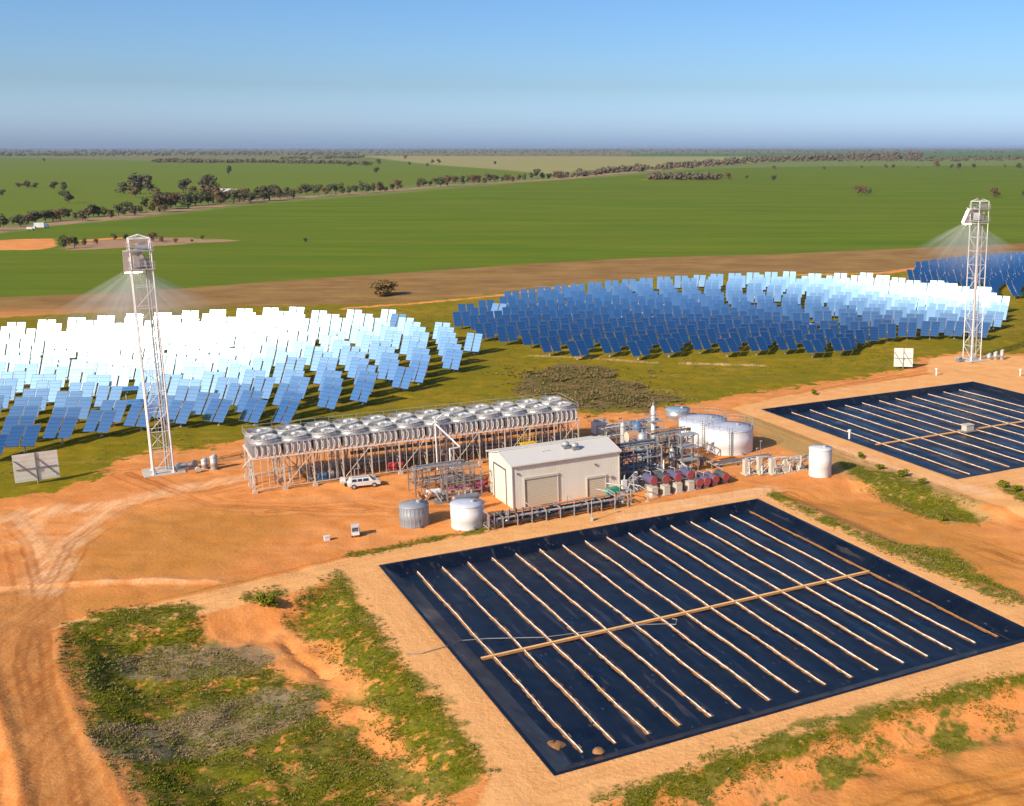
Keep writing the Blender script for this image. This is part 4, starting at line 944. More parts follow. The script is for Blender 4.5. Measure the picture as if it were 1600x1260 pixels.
# vessels and columns
def column(px, py, rad, h_, mat, label, band='dgalv', plat=True):
    c = G(px, py); r = root('process_column', label, 'vessel', (c[0], c[1], 0), 30)
    MB().lathe((0, 0, .5), [(rad, 0), (rad, h_ - .5), (rad * .8, h_ - .25), (rad * .4, h_ - .08), (.02, h_)], 20).build('shell', M[mat], r)
    m = MB(); m.lathe((0, 0, 0), [(rad * 1.15, 0), (rad, .5)], 16); m.build('skirt', M[band], r)
    m = MB()
    for f in (.35, .75): m.lathe((0, 0, .5 + h_ * f), [(rad + .02, 0), (rad + .06, .03), (rad + .06, .1), (rad + .02, .13)], 20)
    m.build('band', M[band], r)
    m = MB(); m.cone((0, 0, h_ + .4), (0, 0, h_ + .95), .1, .1, 8); m.cone((0, -rad, h_ * .6), (0, -rad - .5, h_ * .6), .12, .12, 8); m.build('nozzle', M['galv'], r)
    if plat:
        m = MB(); m.box((0, 0, h_ * .7), (rad * 2 + 1.2, rad * 2 + 1.2, .08))
        for sx in (-1, 1):
            for sy in (-1, 1): m.box((sx * (rad + .55), sy * (rad + .55), h_ * .7 + .5), (.05, .05, 1.0))
        for z_ in (.55, 1.0):
            for sx in (-1, 1): m.box((sx * (rad + .55), 0, h_ * .7 + z_), (.05, rad * 2 + 1.1, .05)); m.box((0, sx * (rad + .55), h_ * .7 + z_), (rad * 2 + 1.1, .05, .05))
        m.build('platform', M['galv'], r)
    return r
column(1021, 700, .35, 6.2, 'white', 'thin white column with a platform left of the white tanks')
column(996, 700, .75, 3.6, 'blue', 'stout blue vessel behind the shed end')
column(1004, 724, .7, 4.2, 'galv', 'pale lagged vessel right of the shed gable')
column(1040, 716, .6, 3.6, 'dark', 'dark vessel among the pipe frames')
column(1062, 712, .62, 3.0, 'blue', 'blue vessel in front of the farther white tank')
column(1016, 736, .55, 2.6, 'dgalv', 'short grey vessel above the red-ended drums', plat=False)
column(974, 697, .5, 3.4, 'galv', 'silver vessel behind the right end of the shed', plat=False)
column(1050, 732, .45, 2.6, 'galv', 'short silver vessel below the pipe frames', plat=False)
machine('lagged_box', 'tan lagged box vessel high among the pipes beyond the shed', 'vessel', G(988, 716), 30, [
    ('shell', 'rust', lambda m: (m.cone((-.9, 0, 3.3), (.9, 0, 3.3), .85, .85, 8))), ('end_cap', 'concpale', lambda m: m.cone((-1.0, 0, 3.3), (-.9, 0, 3.3), .7, .85, 8)),
    ('leg', 'dgalv', lambda m: [m.box((x, y, 1.3), (.14, .14, 2.6)) for x in (-.7, .7) for y in (-.5, .5)])])
machine('heat_exchanger', 'brown round-ended heat exchanger between the blue vessels', 'heat exchanger', G(1052, 722), 30, [
    ('shell', 'blue', lambda m: m.cone((-.9, 0, 2.0), (1.2, 0, 2.0), .6, .6, 20)), ('channel_head', 'rust', lambda m: m.cone((-1.0, 0, 2.0), (-1.35, 0, 2.0), .7, .6, 20)), ('saddle', 'dgalv', lambda m: [m.box((x, 0, .7), (.2, .9, 1.4)) for x in (-.5, .8)])])
rack('pipe_rack', 968, 757, 6.6, 3.4, [1.6, 3.2, 4.6], 3, 'galv', 30, 'silver three-level pipe rack right behind the shed end', 30, seed=13, pm=('galv', 'dgalv', 'dark', 'blue'))
rack('pipe_rack', 1028, 735, 5.6, 3.4, [1.6, 3.2, 4.9], 3, 'galv', 24, 'silver pipe rack before the white storage tanks', 30, seed=17, pm=('galv', 'dgalv', 'dark', 'rust'))
rack('pipe_rack', 945, 700, 6.0, 2.6, [1.4, 2.8], 3, 'dgalv', 18, 'low pipe rack behind the right end of the shed', 30, seed=21, pm=('galv', 'white', 'dark'))
rack('pipe_rack', 975, 690, 7.0, 2.4, [1.2, 2.4], 3, 'galv', 14, 'pipe rack at the back of the plant before the scrub', 30, seed=23, pm=('galv', 'blue', 'dark'))
machine('cooling_unit', 'white boxy cooling unit behind the shed roof', 'cooling unit', G(937, 683), 30, [
    ('housing', 'white', lambda m: (m.box((0, 0, 1.6), (2.2, 1.6, 1.8)), m.box((1.2, -.6, 1.1), (1.4, 1.0, 1.4)))), ('fan_stack', 'galv', lambda m: [m.cone((x, 0, 2.5), (x, 0, 2.9), .45, .45, 14) for x in (-.55, .55)]), ('leg', 'dgalv', lambda m: [m.box((x, y, .35), (.1, .1, .7)) for x in (-.9, .9) for y in (-.6, .6)])])
machine('flare_stack', 'white thin stack standing behind the pipe racks', 'stack', G(1022, 676), 30, [
    ('stack_pipe', 'white', lambda m: m.cone((0, 0, 0), (0, 0, 4.4), .16, .12, 10)), ('base', 'concpale', lambda m: m.box((0, 0, .15), (.9, .9, .3))), ('brace', 'red', lambda m: [m.cone((s * .6, 0, .1), (0, 0, 1.6), .05, .05, 6) for s in (-1, 1)])])
for i, (x, y, lb) in enumerate([(985, 768, 'grey valve cluster at the shed corner by the green box'), (1000, 760, 'second valve cluster right of the shed wall'), (1030, 752, 'dark valve cluster behind the red-ended drums'), (1075, 748, 'valve cluster under the stair frame'), (960, 735, 'valve cluster in the shade behind the shed'), (990, 742, 'valve cluster below the tan lagged vessel')]):
    q = random.Random(60 + i); c = G(x, y); r = root('valve_cluster', lb, 'valves', (c[0], c[1], 0), 30)
    for k in range(9): m = MB(); m.tube([(q.uniform(-1.3, 1.3), q.uniform(-1, 1), .1)] + [(q.uniform(-1.3, 1.3), q.uniform(-1, 1), q.uniform(.4, 2.6)) for _ in range(2)], q.uniform(.05, .12), 6); m.build('pipe', M[q.choice(('dgalv', 'galv', 'dark', 'white'))], r)
    MB().box((0, 0, .05), (2.6, 1.8, .1)).build('skid', M['dgalv'], r); MB().box((q.uniform(-.8, .8), .4, 1.0), (.7, .6, 1.2)).build('cabinet', M[q.choice(('blue', 'dark', 'white'))], r)
# stair frame between racks and tanks
c = G(1066, 742); r = root('stair_tower', 'steel access stair frame left of the nearer white tank', 'stair', (c[0], c[1], 0), 30)
for x in (0, 2.6):
    for y in (0, 1.4): MB().box((x, y, 2.8), (.12, .12, 5.6)).build('post', M['dgalv'], r)
[MB().box((1.3, .7, z_), (2.7, 1.5, .1)).build('landing', M['galv'], r) for z_ in (1.9, 3.8, 5.6)]
m = MB()
for z0, s in ((0, 1), (1.9, -1), (3.8, 1)):
    for k in range(9): m.box((1.3 + s * (-1.1 + k * .26), .35 if s > 0 else 1.05, z0 + .2 + k * .2), (.26, .6, .05))
m.build('stair_flight', M['galv'], r)
c = G(1090, 728); r = root('pipe_trestle', 'rusty sloping pipe trestle running down beside the nearer white tank', 'pipe trestle', (c[0], c[1], 0), -35)
for k in range(3): MB().cone((-2.2, k * .4, 1.9), (3.2, k * .4, .5), .1, .1, 8).build('pipe', M['rust' if k == 1 else 'dgalv'], r)
for x in (-1.8, .4, 2.6): MB().box((x, .4, .5), (.12, 1.1, 1.0)).build('support_frame', M['dgalv'], r)
# red-ended drums and plinths
grp = 'red ended drums in a row'; M['dullred'] = M_('faded_red_paint', (.3, .05, .06), .6, 0, .3, 2, DUST, .4)
for i in range(8):
    x = [1021, 1040, 1059, 1078, 1092, 1104, 1117, 1133][i]; y = [773, 770, 767, 763.5, 765, 763, 760, 756][i]; c = G(x, y); h0 = 1.3 if i < 4 else .35
    lb = '%s red-ended dark drum from the left in the row beside the shed' % ORD[i]
    if i == 7: lb = 'rightmost red-ended dark drum of the row beside the shed'
    r = root('storage_drum', lb, 'drum', (c[0], c[1], 0), 30, grp)
    rr = .62
    MB().cone((0, -.2, h0 + rr), (0, 2.1, h0 + rr), rr, rr, 20).build('shell', M['dark' if i % 3 == 1 else 'purple'], r)
    MB().cone((0, -.26, h0 + rr), (0, -.2, h0 + rr), rr * .85, rr * .95, 20).build('end_cap', M['dullred'], r)
    MB().box((0, .9, h0 / 2 + .1), (.8, 1.8, h0 + .2 if i > 3 else .25)).build('cradle', M['dgalv'], r)
    MB().tube([(0, .8, h0 + 2 * rr - .05), (0, .8, h0 + 2 * rr + .4), (-.3, 1.9, h0 + 2 * rr + .4)], .06, 8).build('vent_pipe', M['galv'], r)
for i in range(4):
    x = [1021, 1040, 1059, 1078][i]; y = [775.5, 772.5, 769, 765.5][i]; c = G(x, y)
    lb = '%s pale concrete plinth from the left below the red-ended drums' % ORD[i]
    r = root('concrete_plinth', lb, 'plinth', (c[0], c[1], 0), 30, 'pale concrete plinths')
    m = MB(); m.box((0, .3, .6), (.85, 1.6, 1.2)); m.box((0, .3, 1.22), (.95, 1.7, .06)); m.build('block', M['concpale'], r)
    MB().box((0, .3, .06), (1.2, 1.9, .12)).build('footing', M['concrete'], r)
# pumps and pipes between the storage tank and the lone white tank
for i, (x, y, w, h_, lb, sd_) in enumerate([(1172, 742, 1.5, 1.9, 'leftmost beige pump skid between the white tanks', 31), (1192, 741, 1.3, 2.2, 'second beige pump skid with tall housing', 32), (1213, 741, 1.6, 2.0, 'middle grey pump skid right of the tall housing', 33), (1233, 738, 1.5, 1.8, 'fourth pump skid of the row before the lone white tank', 34), (1252, 735, 1.4, 1.7, 'pump skid touching the lone white tank', 35)]):
    q = random.Random(sd_); c = G(x, y); h_ *= 1.25; w *= 1.15; r = root('pump_skid', lb, 'pump skid', (c[0], c[1], 0), 30, 'pump skids between the tanks')
    MB().box((0, .4, .1), (w, 1.6, .2)).build('base', M['concpale'], r)
    m = MB(); m.box((-w * .25, .4, .2 + h_ * .42), (w * .45, .7, h_ * .85)); m.build('housing', M['concpale' if i % 2 else 'galvwarm'], r)
    m = MB(); m.cone((.2, -.3, .6), (.2, .8, .6), .28, .28, 12); m.build('motor', M['dgalv'], r)
    for k in range(8): z_ = q.uniform(.7, h_); m = MB(); m.tube([(q.uniform(-.6, .6), q.uniform(-.5, 1), .2), (q.uniform(-.6, .6), q.uniform(-.5, 1), z_), (w * .8, q.uniform(-.3, .8), z_)], q.uniform(.05, .11), 6); m.build('pipe', M['galvwarm'], r)
c = G(1150, 727); r = root('pipe_run', 'low grey pipe run from the nearer storage tank to the pump skids', 'pipe run', (c[0], c[1], 0), 30)
for k in range(4): MB().tube([(-3.6, k * .35, .4 + .2 * (k % 2)), (6.5, k * .35, .4 + .2 * (k % 2))], .09, 8).build('pipe', M['dgalv' if k % 2 else 'galv'], r)
for x in (-3, 0, 3, 6): MB().box((x, .5, .2), (.12, 1.5, .4)).build('support_frame', M['dgalv'], r)
# fence of slim posts along the right tank side
for i, (x, y) in enumerate([(1188, 716), (1182, 728), (1163, 700)]):
    c = G(x, y); r = root('light_pole', ['short pole right of the nearer white tank', 'short pole left of the beige pump skids', 'short pole touching the nearer white tank'][i], 'pole', (c[0], c[1], 0), 30)
    MB().cone((0, 0, 0), (0, 0, 2.6), .06, .05, 8).build('pole', M['dgalv'], r); MB().box((.1, 0, 2.6), (.35, .15, .12)).build('lamp_head', M['galv'], r)

# ---------------------------------------------------------------- vegetation
def crown_mesh(seed, w, h_, n, leafsz, z0, blobs=7, stem=None):
    q = random.Random(seed); m = MB(); cs = []
    for i in range(blobs):
        a_ = q.uniform(0, 6.28); rr = q.uniform(0, .62) * w / 2
        cs.append((rr * math.cos(a_), rr * math.sin(a_), z0 + h_ * q.uniform(.25, .8), q.uniform(.32, .55) * w / 2))
    for i in range(n):
        cx_, cy_, cz_, cr = q.choice(cs)
        while True:
            d = Vector((q.gauss(0, 1), q.gauss(0, 1), q.gauss(0, 1)))
            if d.length > .01: break
        d.normalize(); rr = cr * q.uniform(.55, 1.0) ; p = Vector((cx_, cy_, cz_)) + Vector((d.x * rr, d.y * rr, d.z * rr * .62 * h_ / w * 1.3))
        if p.z < z0: p.z = z0 + q.random() * .3
        s = leafsz * q.uniform(.6, 1.5); u_ = Vector((q.gauss(0, 1), q.gauss(0, 1), q.gauss(0, .6))).normalized(); w_ = u_.cross(d + Vector((0, 0, .4))).normalized()
        m.add([p - u_ * s, p + w_ * s * .6, p + u_ * s, p - w_ * s * .6], [(0, 1, 2, 3)])
    return m, cs
def trunk_mesh(seed, w, h_, z0, cs):
    q = random.Random(seed); m = MB(); m.cone((0, 0, -.3), (q.uniform(-.2, .2), q.uniform(-.2, .2), z0 + h_ * .3), .028 * h_ + .1, .016 * h_ + .06, 7)
    for c in cs[:5]: m.cone((0, 0, z0 * .7), (c[0] * .8, c[1] * .8, c[2]), .014 * h_ + .05, .03, 5)
    return m
protos = []
for i in range(7):
    mat = M[['leaf_red', 'leaf_green', 'leaf_red', 'leaf_dark', 'leaf_red', 'leaf_green', 'leaf_dark'][i]]
    h_ = 10; w = [9, 8, 12, 10, 13, 7, 11][i]; z0 = [.2, 1, .1, .1, .1, 1.4, .3][i]
    r = root('gum_tree', '', 'tree'); cm, cs = crown_mesh(100 + i, w, h_ - z0, 900, .5, z0, 11)
    trunk_mesh(i, w, h_ - z0, z0, cs).build('trunk', M['bark'], r); cm.build('crown', mat, r); protos.append([r, False])
def tree(px, py, h_, kind, label, group=None, ws=1, world=None):
    P_ = protos[kind]
    if P_[1]: r = copy_tree(P_[0])
    else: r = P_[0]; P_[1] = True
    c = world or G(px, py); s = h_ / 10
    r.location = (c[0], c[1], ground_z(*c)); r.scale = (s * ws, s * ws, s); r.rotation_euler = (0, 0, rnd.uniform(0, 6.28)); r['label'] = label
    if group: r['group'] = group
    elif 'group' in r: del r['group']
    return r
KN = ['reddish-brown', 'dull green', 'spreading reddish', 'dark dense', 'wide rust-brown', 'slim green', 'dark spreading']
# the roadside row, left to right
row = []; base = [(-20, 362), (0, 360), (100, 349), (200, 339), (300, 327), (400, 317), (500, 308), (600, 300.5), (700, 291.5), (870, 280)]
def by(x):
    for (a, b), (c_, d) in zip(base, base[1:]):
        if a <= x <= c_: return b + (d - b) * (x - a) / (c_ - a)
    return 280
x = -10
xsr = []
while x < 875:
    y = by(x); gap = 60 if 615 < x < 655 else 0
    if not (625 < x < 652): xsr.append((x, y - rnd.uniform(0, 7 if x < 500 else 3)))
    x += rnd.uniform(7, 12) if x > 100 else rnd.uniform(8, 16)
for i, (x, y) in enumerate(xsr):
    k = rnd.choice([0, 3, 2, 4, 1, 3, 6, 1, 5]); d = 80100 / (y - 231); hpx = rnd.uniform(13, 24) + (6 if 240 < x < 420 else 0) + (3 if 150 < x < 170 else 0)
    if x > 600: hpx *= .75
    tree(x, y, hpx * d / 1780, k, '%s gum tree, %s in the roadside row beyond the crop' % (KN[k], (ordn(i) + ' from the left') if i < 50 else (ordn(len(xsr) - 1 - i) + ' from the right')), 'roadside gum trees', rnd.uniform(.9, 1.3))
print('ROW', len(xsr))
pad = [(3, 307, 9, 3, 'dark tree cut by the left photo edge beyond the road'), (30, 294, 8, 2, 'spreading tree at the left of the paddock cluster'), (43, 295, 11, 6, 'dark tree in the middle of the left paddock cluster'), (55, 295, 8, 3, 'dark tree at the right of the left paddock cluster'),
       (83, 297, 11, 3, 'small dark tree between two paddock clusters at left'), (101, 299, 13, 6, 'tall dark tree above the round one at left'), (107, 318, 17, 3, 'round dark tree standing nearest the road at far left'),
       (194, 304, 17, 6, 'left tree of the large paddock clump'), (212, 309, 18, 2, 'low spreading tree in front of the large paddock clump'), (219, 303, 26, 3, 'tall dark tree, left of the twin tops in the large clump'), (232, 303, 26, 6, 'tall dark tree, right of the twin tops in the large clump'), (246, 309, 12, 4, 'low brown tree at the right end of the large clump'),
       (286, 301, 18, 3, 'dark tree alone right of the large clump'), (302, 303, 12, 2, 'low tree between the lone dark one and the tall one'), (327, 300, 24, 6, 'tall tree left of the long white shed'), (320, 306, 16, 0, 'reddish tree below the tall one left of the white shed'),
       (358, 276, 13, 5, 'slim lone tree in the open paddock behind the white shed'), (69, 254, 5, 5, 'tiny lone tree high in the left paddock'),
       (478, 380, 7, 3, 'small dark lone bush in the middle of the green crop'), (587, 272, 9, 3, 'round dark tree alone before the khaki paddock'), (546, 261, 7, 6, 'small tree below the woodland strip in the khaki paddock'), (572, 261, 8, 3, 'dark small tree at the end of the woodland strip'), (591, 257, 7, 4, 'tiny tree behind the round dark one'),
       (640, 259, 5, 3, 'first tiny tree from the left in the khaki paddock'), (668, 261, 5, 3, 'second tiny tree from the left in the khaki paddock'), (676, 256, 6, 6, 'third tiny tree from the left in the khaki paddock'), (686, 256, 6, 3, 'fourth tiny tree from the left in the khaki paddock'), (634, 249, 5, 4, 'tiny tree on the upper edge of the khaki paddock'), (774, 258, 5, 3, 'tiny lone tree at the right in the khaki paddock'),
       (1137, 281, 9, 4, 'reddish round tree right of the dense bush strip'), (1166, 281, 6, 3, 'small dark tree second right of the dense bush strip'), (1208, 284, 9, 3, 'lone tree with small shadow right of the bush strip'), (1209, 265, 5, 4, 'tiny tree directly behind the lone shadowed one'),
       (1339, 304, 12, 4, 'left part of the rusty tree pair in the crop'), (1350, 304, 13, 0, 'middle of the rusty trees in the crop'), (1359, 304, 9, 1, 'right green end of the rusty trees in the crop'), (1288, 266, 5, 3, 'tiny tree above the rusty group, left'), (1346, 265, 5, 5, 'tiny tree directly above the rusty group'), (1385, 264, 6, 3, 'tiny tree left of a pair on the right horizon'), (1395, 264, 6, 3, 'tiny tree right of a pair on the right horizon'),
       (1434, 265, 4, 5, 'tiny pale tree in the right distance'), (1463, 262, 9, 4, 'reddish tree in front of the right distant woodland'), (1486, 264, 6, 3, 'dark small tree left of the right tower top'), (1498, 265, 9, 6, 'dark bushy tree left of the right tower top'), (1521, 264, 7, 3, 'dark small tree over the right tower top'), (1570, 265, 6, 5, 'small green tree right of the right tower top'), (1592, 265, 9, 6, 'dark spreading tree at the right photo edge'),
       (1553, 309, 13, 4, 'brown tree just right of the right tower head'), (1600, 309, 11, 3, 'dark tree cut by the right photo edge in the crop'),
       (100, 389, 17, 1, 'green tree left end of the orange dam mound'), (108, 384, 13, 2, 'brownish tree second on the orange dam mound'), (117, 388, 14, 5, 'slim tree middle of the dam mound'), (133, 385, 11, 1, 'green tree right of the dam mound middle'), (150, 382, 7, 4, 'low brown tree on the dam bank'), (180, 376, 9, 3, 'dark tree behind the left tower head, left'), (197, 376, 9, 6, 'dark tree touching the left tower head'),
       (240, 378, 12, 4, 'brown tree right of the left tower head'), (253, 379, 9, 0, 'second brown tree right of the left tower head'), (275, 380, 6, 4, 'low brown bush third right of the left tower head'), (300, 379, 5, 2, 'low brown bush fourth right of the left tower head'), (316, 375, 6, 3, 'dark bush at the end of the dam strip')]
for x, y, hpx, k, lb in pad:
    d = 80100 / (y - 231); tree(x, y, hpx * 1.35 * d / 1780, k, lb, None, rnd.uniform(.85, 1.1))
# dry bush by the mirror field
c = G(600, 462); r = root('dry_bush', 'big tangled brown-green bush with shadow behind the left mirror field', 'bush', (c[0], c[1], 0), 0)
cm, cs = crown_mesh(5, 11, 4.6, 2600, .34, .2, 12); cm.build('crown', M['leaf_bush'], r); trunk_mesh(5, 10, 4.5, .6, cs).build('stem', M['bark'], r)
# strips of far woodland: uncountable
fw = MB(); q = random.Random(77)
def strip(pts, hpx, dens, depth=0.0):
    for (x0, y0), (x1, y1) in zip(pts, pts[1:]):
        L_ = math.hypot(x1 - x0, y1 - y0); n = int(L_ * dens)
        for i in range(n):
            f = q.random(); x = x0 + (x1 - x0) * f; y = max(232.3, y0 + (y1 - y0) * f + q.uniform(-depth, depth)); c_ = G(x, y); d = math.hypot(*c_) 
            s = hpx * d / 1780 * q.uniform(.5, 1.1); s = min(s, 24)
            w_ = s * q.uniform(.5, .8); z_ = s * .45
            for k in range(5):
                dv = Vector((q.gauss(0, .4) * w_, q.gauss(0, .4) * w_, s * q.uniform(.2, .85))); a_ = q.uniform(0, 6.3); ss = s * q.uniform(.22, .42)
                p = Vector((c_[0], c_[1], 0)) + dv
                fw.ball(p, ss, 5, 0, q.uniform(.6, .9))
strip([(872, 277), (1000, 266), (1100, 259), (1200, 252), (1300, 249), (1440, 247)], 8, .8, 2.5)
strip([(1012, 280), (1060, 280), (1125, 280.5)], 9, 1.5, 1.5)
strip([(240, 254), (400, 254), (520, 256), (580, 258)], 5, 1.0, 1.0)
strip([(440, 249), (570, 247)], 4, .8, 1.0)
strip([(1195, 249), (1300, 250), (1480, 250), (1600, 248)], 4.5, .9, 3)
strip([(0, 243), (300, 242), (560, 242)], 3.5, .6, 2)
strip([(0, 238), (400, 238), (800, 238), (1200, 238), (1600, 237)], 2.6, .45, 3)
strip([(400, 243), (1200, 243)], 1.8, .3, .8)
strip([(0, 233.5), (1600, 233.8)], 2.4, .7, .8)
o = fw.build('far_woodland', M['farwood']); tag(o, kind='stuff'); o['label'] = 'distant scrub and woodland strips toward the horizon'
# weeds, scrub: ground cover
def tufts(name, mat, n, region, size, hgt, test, seed, z_off=0, label='', blades=7):
    q = random.Random(seed); m = MB(); x0, x1, y0, y1 = region; k = 0; tries = 0
    while k < n and tries < n * 40:
        tries += 1; x = q.uniform(x0, x1); y = q.uniform(y0, y1)
        w = test(x, y, q)
        if q.random() > w: continue
        k += 1; z_ = ground_z(x, y) - .03; s = size * q.uniform(.5, 1.4); hh = hgt * q.uniform(.4, 1.3)
        for b in range(blades):
            a_ = q.uniform(0, 6.3); dx, dy = math.cos(a_) * s, math.sin(a_) * s; px_, py_ = -dy * .3, dx * .3
            m.add([(x - px_ + dx * .1, y - py_ + dy * .1, z_), (x + px_ + dx * .1, y + py_ + dy * .1, z_), (x + dx + px_ * .3, y + dy + py_ * .3, z_ + hh * q.uniform(.5, 1))], [(0, 1, 2)])
    o = m.build(name, mat); tag(o, kind='stuff'); o['label'] = label; return o
def nz(x, y, s, sd_): return float(vnoise(np.array([x]), np.array([y]), s, sd_)[0])
def vegtest(th, key='veg', key2='veg2'):
    def f(x, y, q):
        v_ = attr_at(key, x, y); w = 0
        if v_ > -.4: w = 1 if nz(x, y, 2.5, 5) * .6 + nz(x, y, .9, 6) * .4 > th else .08
        elif attr_at(key2, x, y) > 0 and nz(x, y, 2.2, 8) > .62: w = .8
        return w
    return f
tufts('green_weeds', M['weed'], 34000, (-62, 58, 60, 150), .13, .14, vegtest(.5), 11, label='green weeds growing over the pit floor and banks')
tufts('straw_weeds', M['weedpale'], 6000, (-62, 58, 60, 150), .18, .2, lambda x, y, q: (1 if nz(x, y, 3, 15) > .55 else .1) if (attr_at('veg', x, y) > -1 or attr_at('drygrass', x, y) > 0) else 0, 12, label='pale straw weeds on the embankments')
tufts('grey_weeds', M['weedgrey'], 4500, (-62, 10, 60, 110), .13, .16, lambda x, y, q: 1 if attr_at('greyw', x, y) > 0 and nz(x, y, 1.8, 44) > .45 else 0, 13, label='dry grey weed stems in the pit')
tufts('scrub', M['scrub'], 2600, (-45, 15, 180, 235), .4, .55, lambda x, y, q: (1 if nz(x, y, 5, 21) > .55 else .12) if attr_at('scrubz', x, y) > -.5 else (.03 if attr_at('scrubz', x, y) > -6 else 0), 14, label='dark low scrub between the mirror fields and the plant', blades=10)
tufts('grass_tufts', M['weedpale'], 5000, (-110, 90, 150, 330), .3, .3, lambda x, y, q: 1 if attr_at('olive', x, y) > 0 and nz(x, y, 9, 31) > .5 else 0, 16, label='dry grass tufts between the mirrors', blades=5)

# shrubs on the banks
sp = []
def shrub(px, py, s, label, z_=0):
    c = G(px, py, z_); r = root('shrub', label, 'shrub', (c[0], c[1], ground_z(*c) - .05), rnd.uniform(0, 360)); r.scale = (s, s, s)
    if not sp:
        cm, cs = crown_mesh(50, 2, 1.3, 420, .13, .02, 7); cm.build('foliage', M['weed'], r); sp.append(r)
    else:
        for ch in sp[0].children: k = ch.copy(); link(k); k.parent = r
    return r
for i, (x, y, s, lb) in enumerate([(418, 943, 1.3, 'lone green shrub on the pit bank under the dirt road'), (1272, 617, .9, 'small dark shrub behind the left corner of the far pond'), (1567, 762, 1.0, 'round green shrub right of the far pond, leftmost of two'), (1590, 768, .9, 'green shrub at the right photo edge below the far pond'), (1345, 716, .8, 'first shrub on the bank below the far pond'),
        (1375, 734, .8, 'second shrub on the bank below the far pond'), (1410, 745, 1.0, 'third shrub on the bank below the far pond'), (1440, 757, .8, 'fourth shrub on the bank below the far pond'), (1472, 803, .8, 'small shrub alone on the orange ground between the ponds')]): shrub(x, y, s, lb)

# ---------------------------------------------------------------- far small things
def farbox(px, py, w, d, h_, name, label, cat, rz=20):
    c = G(px, py); r = root(name, label, cat, (c[0], c[1], 0), rz); m = MB(); m.box((0, 0, h_ / 2), (w, d, h_)); m.build('wall', M['white'], r)
    m = MB(); m.add([(-w / 2 - .3, -d / 2 - .3, h_), (w / 2 + .3, -d / 2 - .3, h_), (w / 2 + .3, 0, h_ + d * .15), (-w / 2 - .3, 0, h_ + d * .15), (w / 2 + .3, d / 2 + .3, h_), (-w / 2 - .3, d / 2 + .3, h_)], [(0, 1, 2, 3), (3, 2, 4, 5), (1, 4, 2), (0, 3, 5)]); m.build('roof', M['white'], r); return r
farbox(350, 300, 18, 6, 2.4, 'farm_shed', 'long low white shed among the roadside trees', 'shed', 0)
farbox(364, 300, 9, 5, 2.2, 'farm_shed', 'short white shed right of the long one', 'shed', 0)
def ftruck(px, py, L_, h_, label):
    c = G(px, py); r = root('parked_truck', label, 'truck', (c[0], c[1], 0), 15)
    MB().box((-.6, 0, .6 + h_ / 2), (L_ * .65, 2.3, h_)).build('cargo_box', M['white'], r); m = MB(); m.box((L_ * .36, 0, 1.3), (L_ * .24, 2.1, 1.7)); m.build('cab', M['blue'] if h_ > 2 else M['white'], r)
    MB().box((L_ * .485, 0, 1.7), (.05, 1.8, .7)).build('windscreen', M['glass'], r)
    for x in (-L_ * .3, L_ * .33):
        for s in (-1, 1): MB().cone((x, s * 1.1, .5), (x, s * .8, .5), .5, .5, 12).build('wheel', M['tyre'], r)
ftruck(64, 357, 8, 2.6, 'white box truck parked under the roadside trees at left'); ftruck(49, 360, 4.5, 1.2, 'small white vehicle left of the box truck')

# ---------------------------------------------------------------- haze
hz = MB().box((0, 30000, 30), (90000, 72000, 66)).build('haze', None); hz.data.materials.clear()
hm_ = bpy.data.materials.new('haze_air'); hm_.use_nodes = True; nn = hm_.node_tree.nodes; nn.remove(nn['Principled BSDF'])
pv = nn.new('ShaderNodeVolumePrincipled'); pv.inputs['Color'].default_value = (.42, .52, .74, 1); pv.inputs['Density'].default_value = .00003
hm_.node_tree.links.new(pv.outputs[0], nn['Material Output'].inputs['Volume']); hz.data.materials.append(hm_); hz['kind'] = 'stuff'; hz['label'] = 'thin pale air haze toward the horizon'

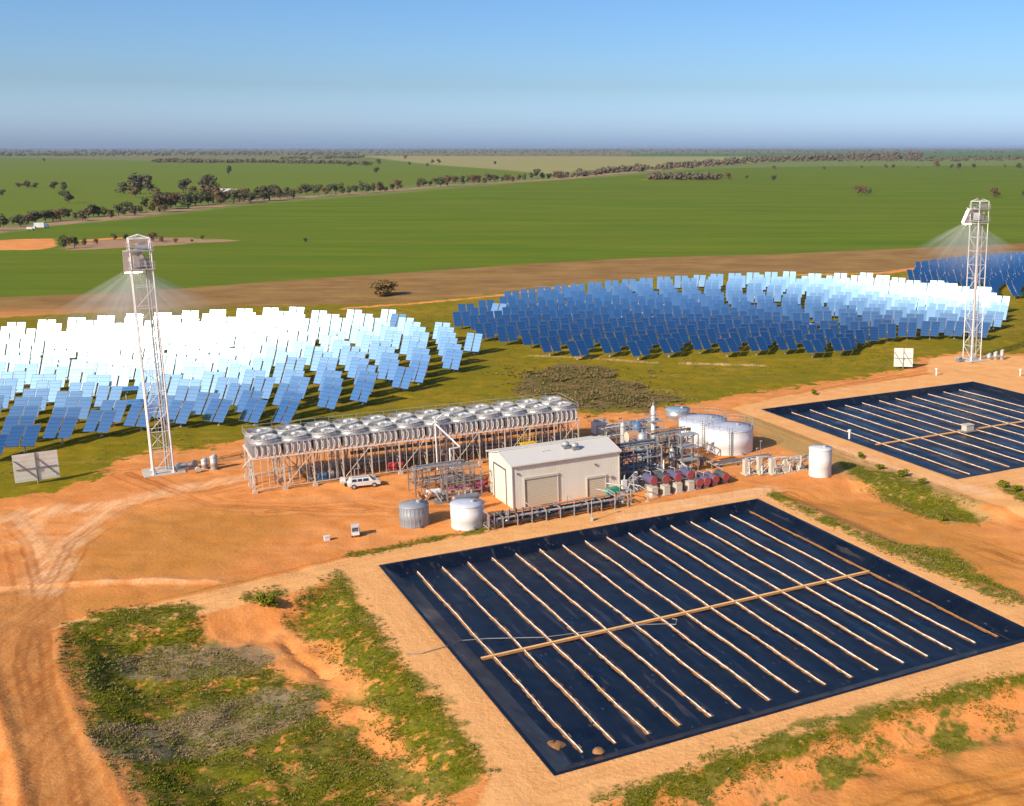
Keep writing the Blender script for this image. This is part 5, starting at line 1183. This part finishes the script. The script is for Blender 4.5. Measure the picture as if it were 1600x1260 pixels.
# light beams below each receiver, their rays shaped into a dust volume
def beam(T, H):
    rc = (T[0] + 2.1 * V[0] - .9 * U[0], T[1] + 2.1 * V[1] - .9 * U[1], H - 4.2); n = 40; L_ = 18
    m = MB(); vs = [(0, 0, .4)]
    for j, ph in enumerate((-28, -42, -60, -78)):
        for i in range(n):
            a_ = 2 * math.pi * i / n; vs.append((L_ * math.cos(R(ph)) * math.cos(a_), L_ * math.cos(R(ph)) * math.sin(a_), L_ * math.sin(R(ph))))
    vs.append((0, 0, -L_)); e = len(vs) - 1; fs = [(0, 1 + i, 1 + (i + 1) % n) for i in range(n)]
    for j in range(3): fs += [(1 + j * n + i, 1 + (j + 1) * n + i, 1 + (j + 1) * n + (i + 1) % n, 1 + j * n + (i + 1) % n) for i in range(n)]
    fs += [(1 + 3 * n + i, e, 1 + 3 * n + (i + 1) % n) for i in range(n)]
    m.add(vs, fs); o = m.build('light_beam_haze', None); o.data.materials.clear(); o.location = rc; o['kind'] = 'stuff'; o['label'] = 'pale light beams shaped in dust haze, fanning down from the receiver'
    mt = M.get('beamhaze')
    if not mt:
        mt = bpy.data.materials.new('light_beam_air'); mt.use_nodes = True; nt = mt.node_tree; nt.nodes.remove(nt.nodes['Principled BSDF'])
        pv = nt.nodes.new('ShaderNodeVolumePrincipled'); pv.inputs['Color'].default_value = (1, .98, .9, 1)
        tc = nt.nodes.new('ShaderNodeTexCoord'); ln = nt.nodes.new('ShaderNodeVectorMath'); ln.operation = 'LENGTH'; nt.links.new(tc.outputs['Object'], ln.inputs[0])
        nm = nt.nodes.new('ShaderNodeVectorMath'); nm.operation = 'NORMALIZE'; nt.links.new(tc.outputs['Object'], nm.inputs[0])
        ns = nt.nodes.new('ShaderNodeTexNoise'); ns.inputs['Scale'].default_value = 7; ns.inputs['Detail'].default_value = 1; nt.links.new(nm.outputs[0], ns.inputs['Vector'])
        r1 = nt.nodes.new('ShaderNodeMapRange'); nt.links.new(ns.outputs['Fac'], r1.inputs[0]); r1.inputs[1].default_value = .45; r1.inputs[2].default_value = .62; r1.inputs[3].default_value = .12; r1.inputs[4].default_value = 1
        r2 = nt.nodes.new('ShaderNodeMapRange'); r2.interpolation_type = 'SMOOTHSTEP'; nt.links.new(ln.outputs['Value'], r2.inputs[0]); r2.inputs[1].default_value = 0; r2.inputs[2].default_value = L_ * .95; r2.inputs[3].default_value = 1; r2.inputs[4].default_value = 0
        p2 = nt.nodes.new('ShaderNodeMath'); p2.operation = 'POWER'; nt.links.new(r2.outputs[0], p2.inputs[0]); p2.inputs[1].default_value = 2
        m1_ = nt.nodes.new('ShaderNodeMath'); m1_.operation = 'MULTIPLY'; nt.links.new(p2.outputs[0], m1_.inputs[0]); nt.links.new(r1.outputs[0], m1_.inputs[1])
        m2_ = nt.nodes.new('ShaderNodeMath'); m2_.operation = 'MULTIPLY'; nt.links.new(m1_.outputs[0], m2_.inputs[0]); m2_.inputs[1].default_value = .2
        nt.links.new(m2_.outputs[0], pv.inputs['Density']); nt.links.new(pv.outputs[0], nt.nodes['Material Output'].inputs['Volume']); M['beamhaze'] = mt
    o.data.materials.append(mt)
beam(TL, 33); beam(TR, 34)
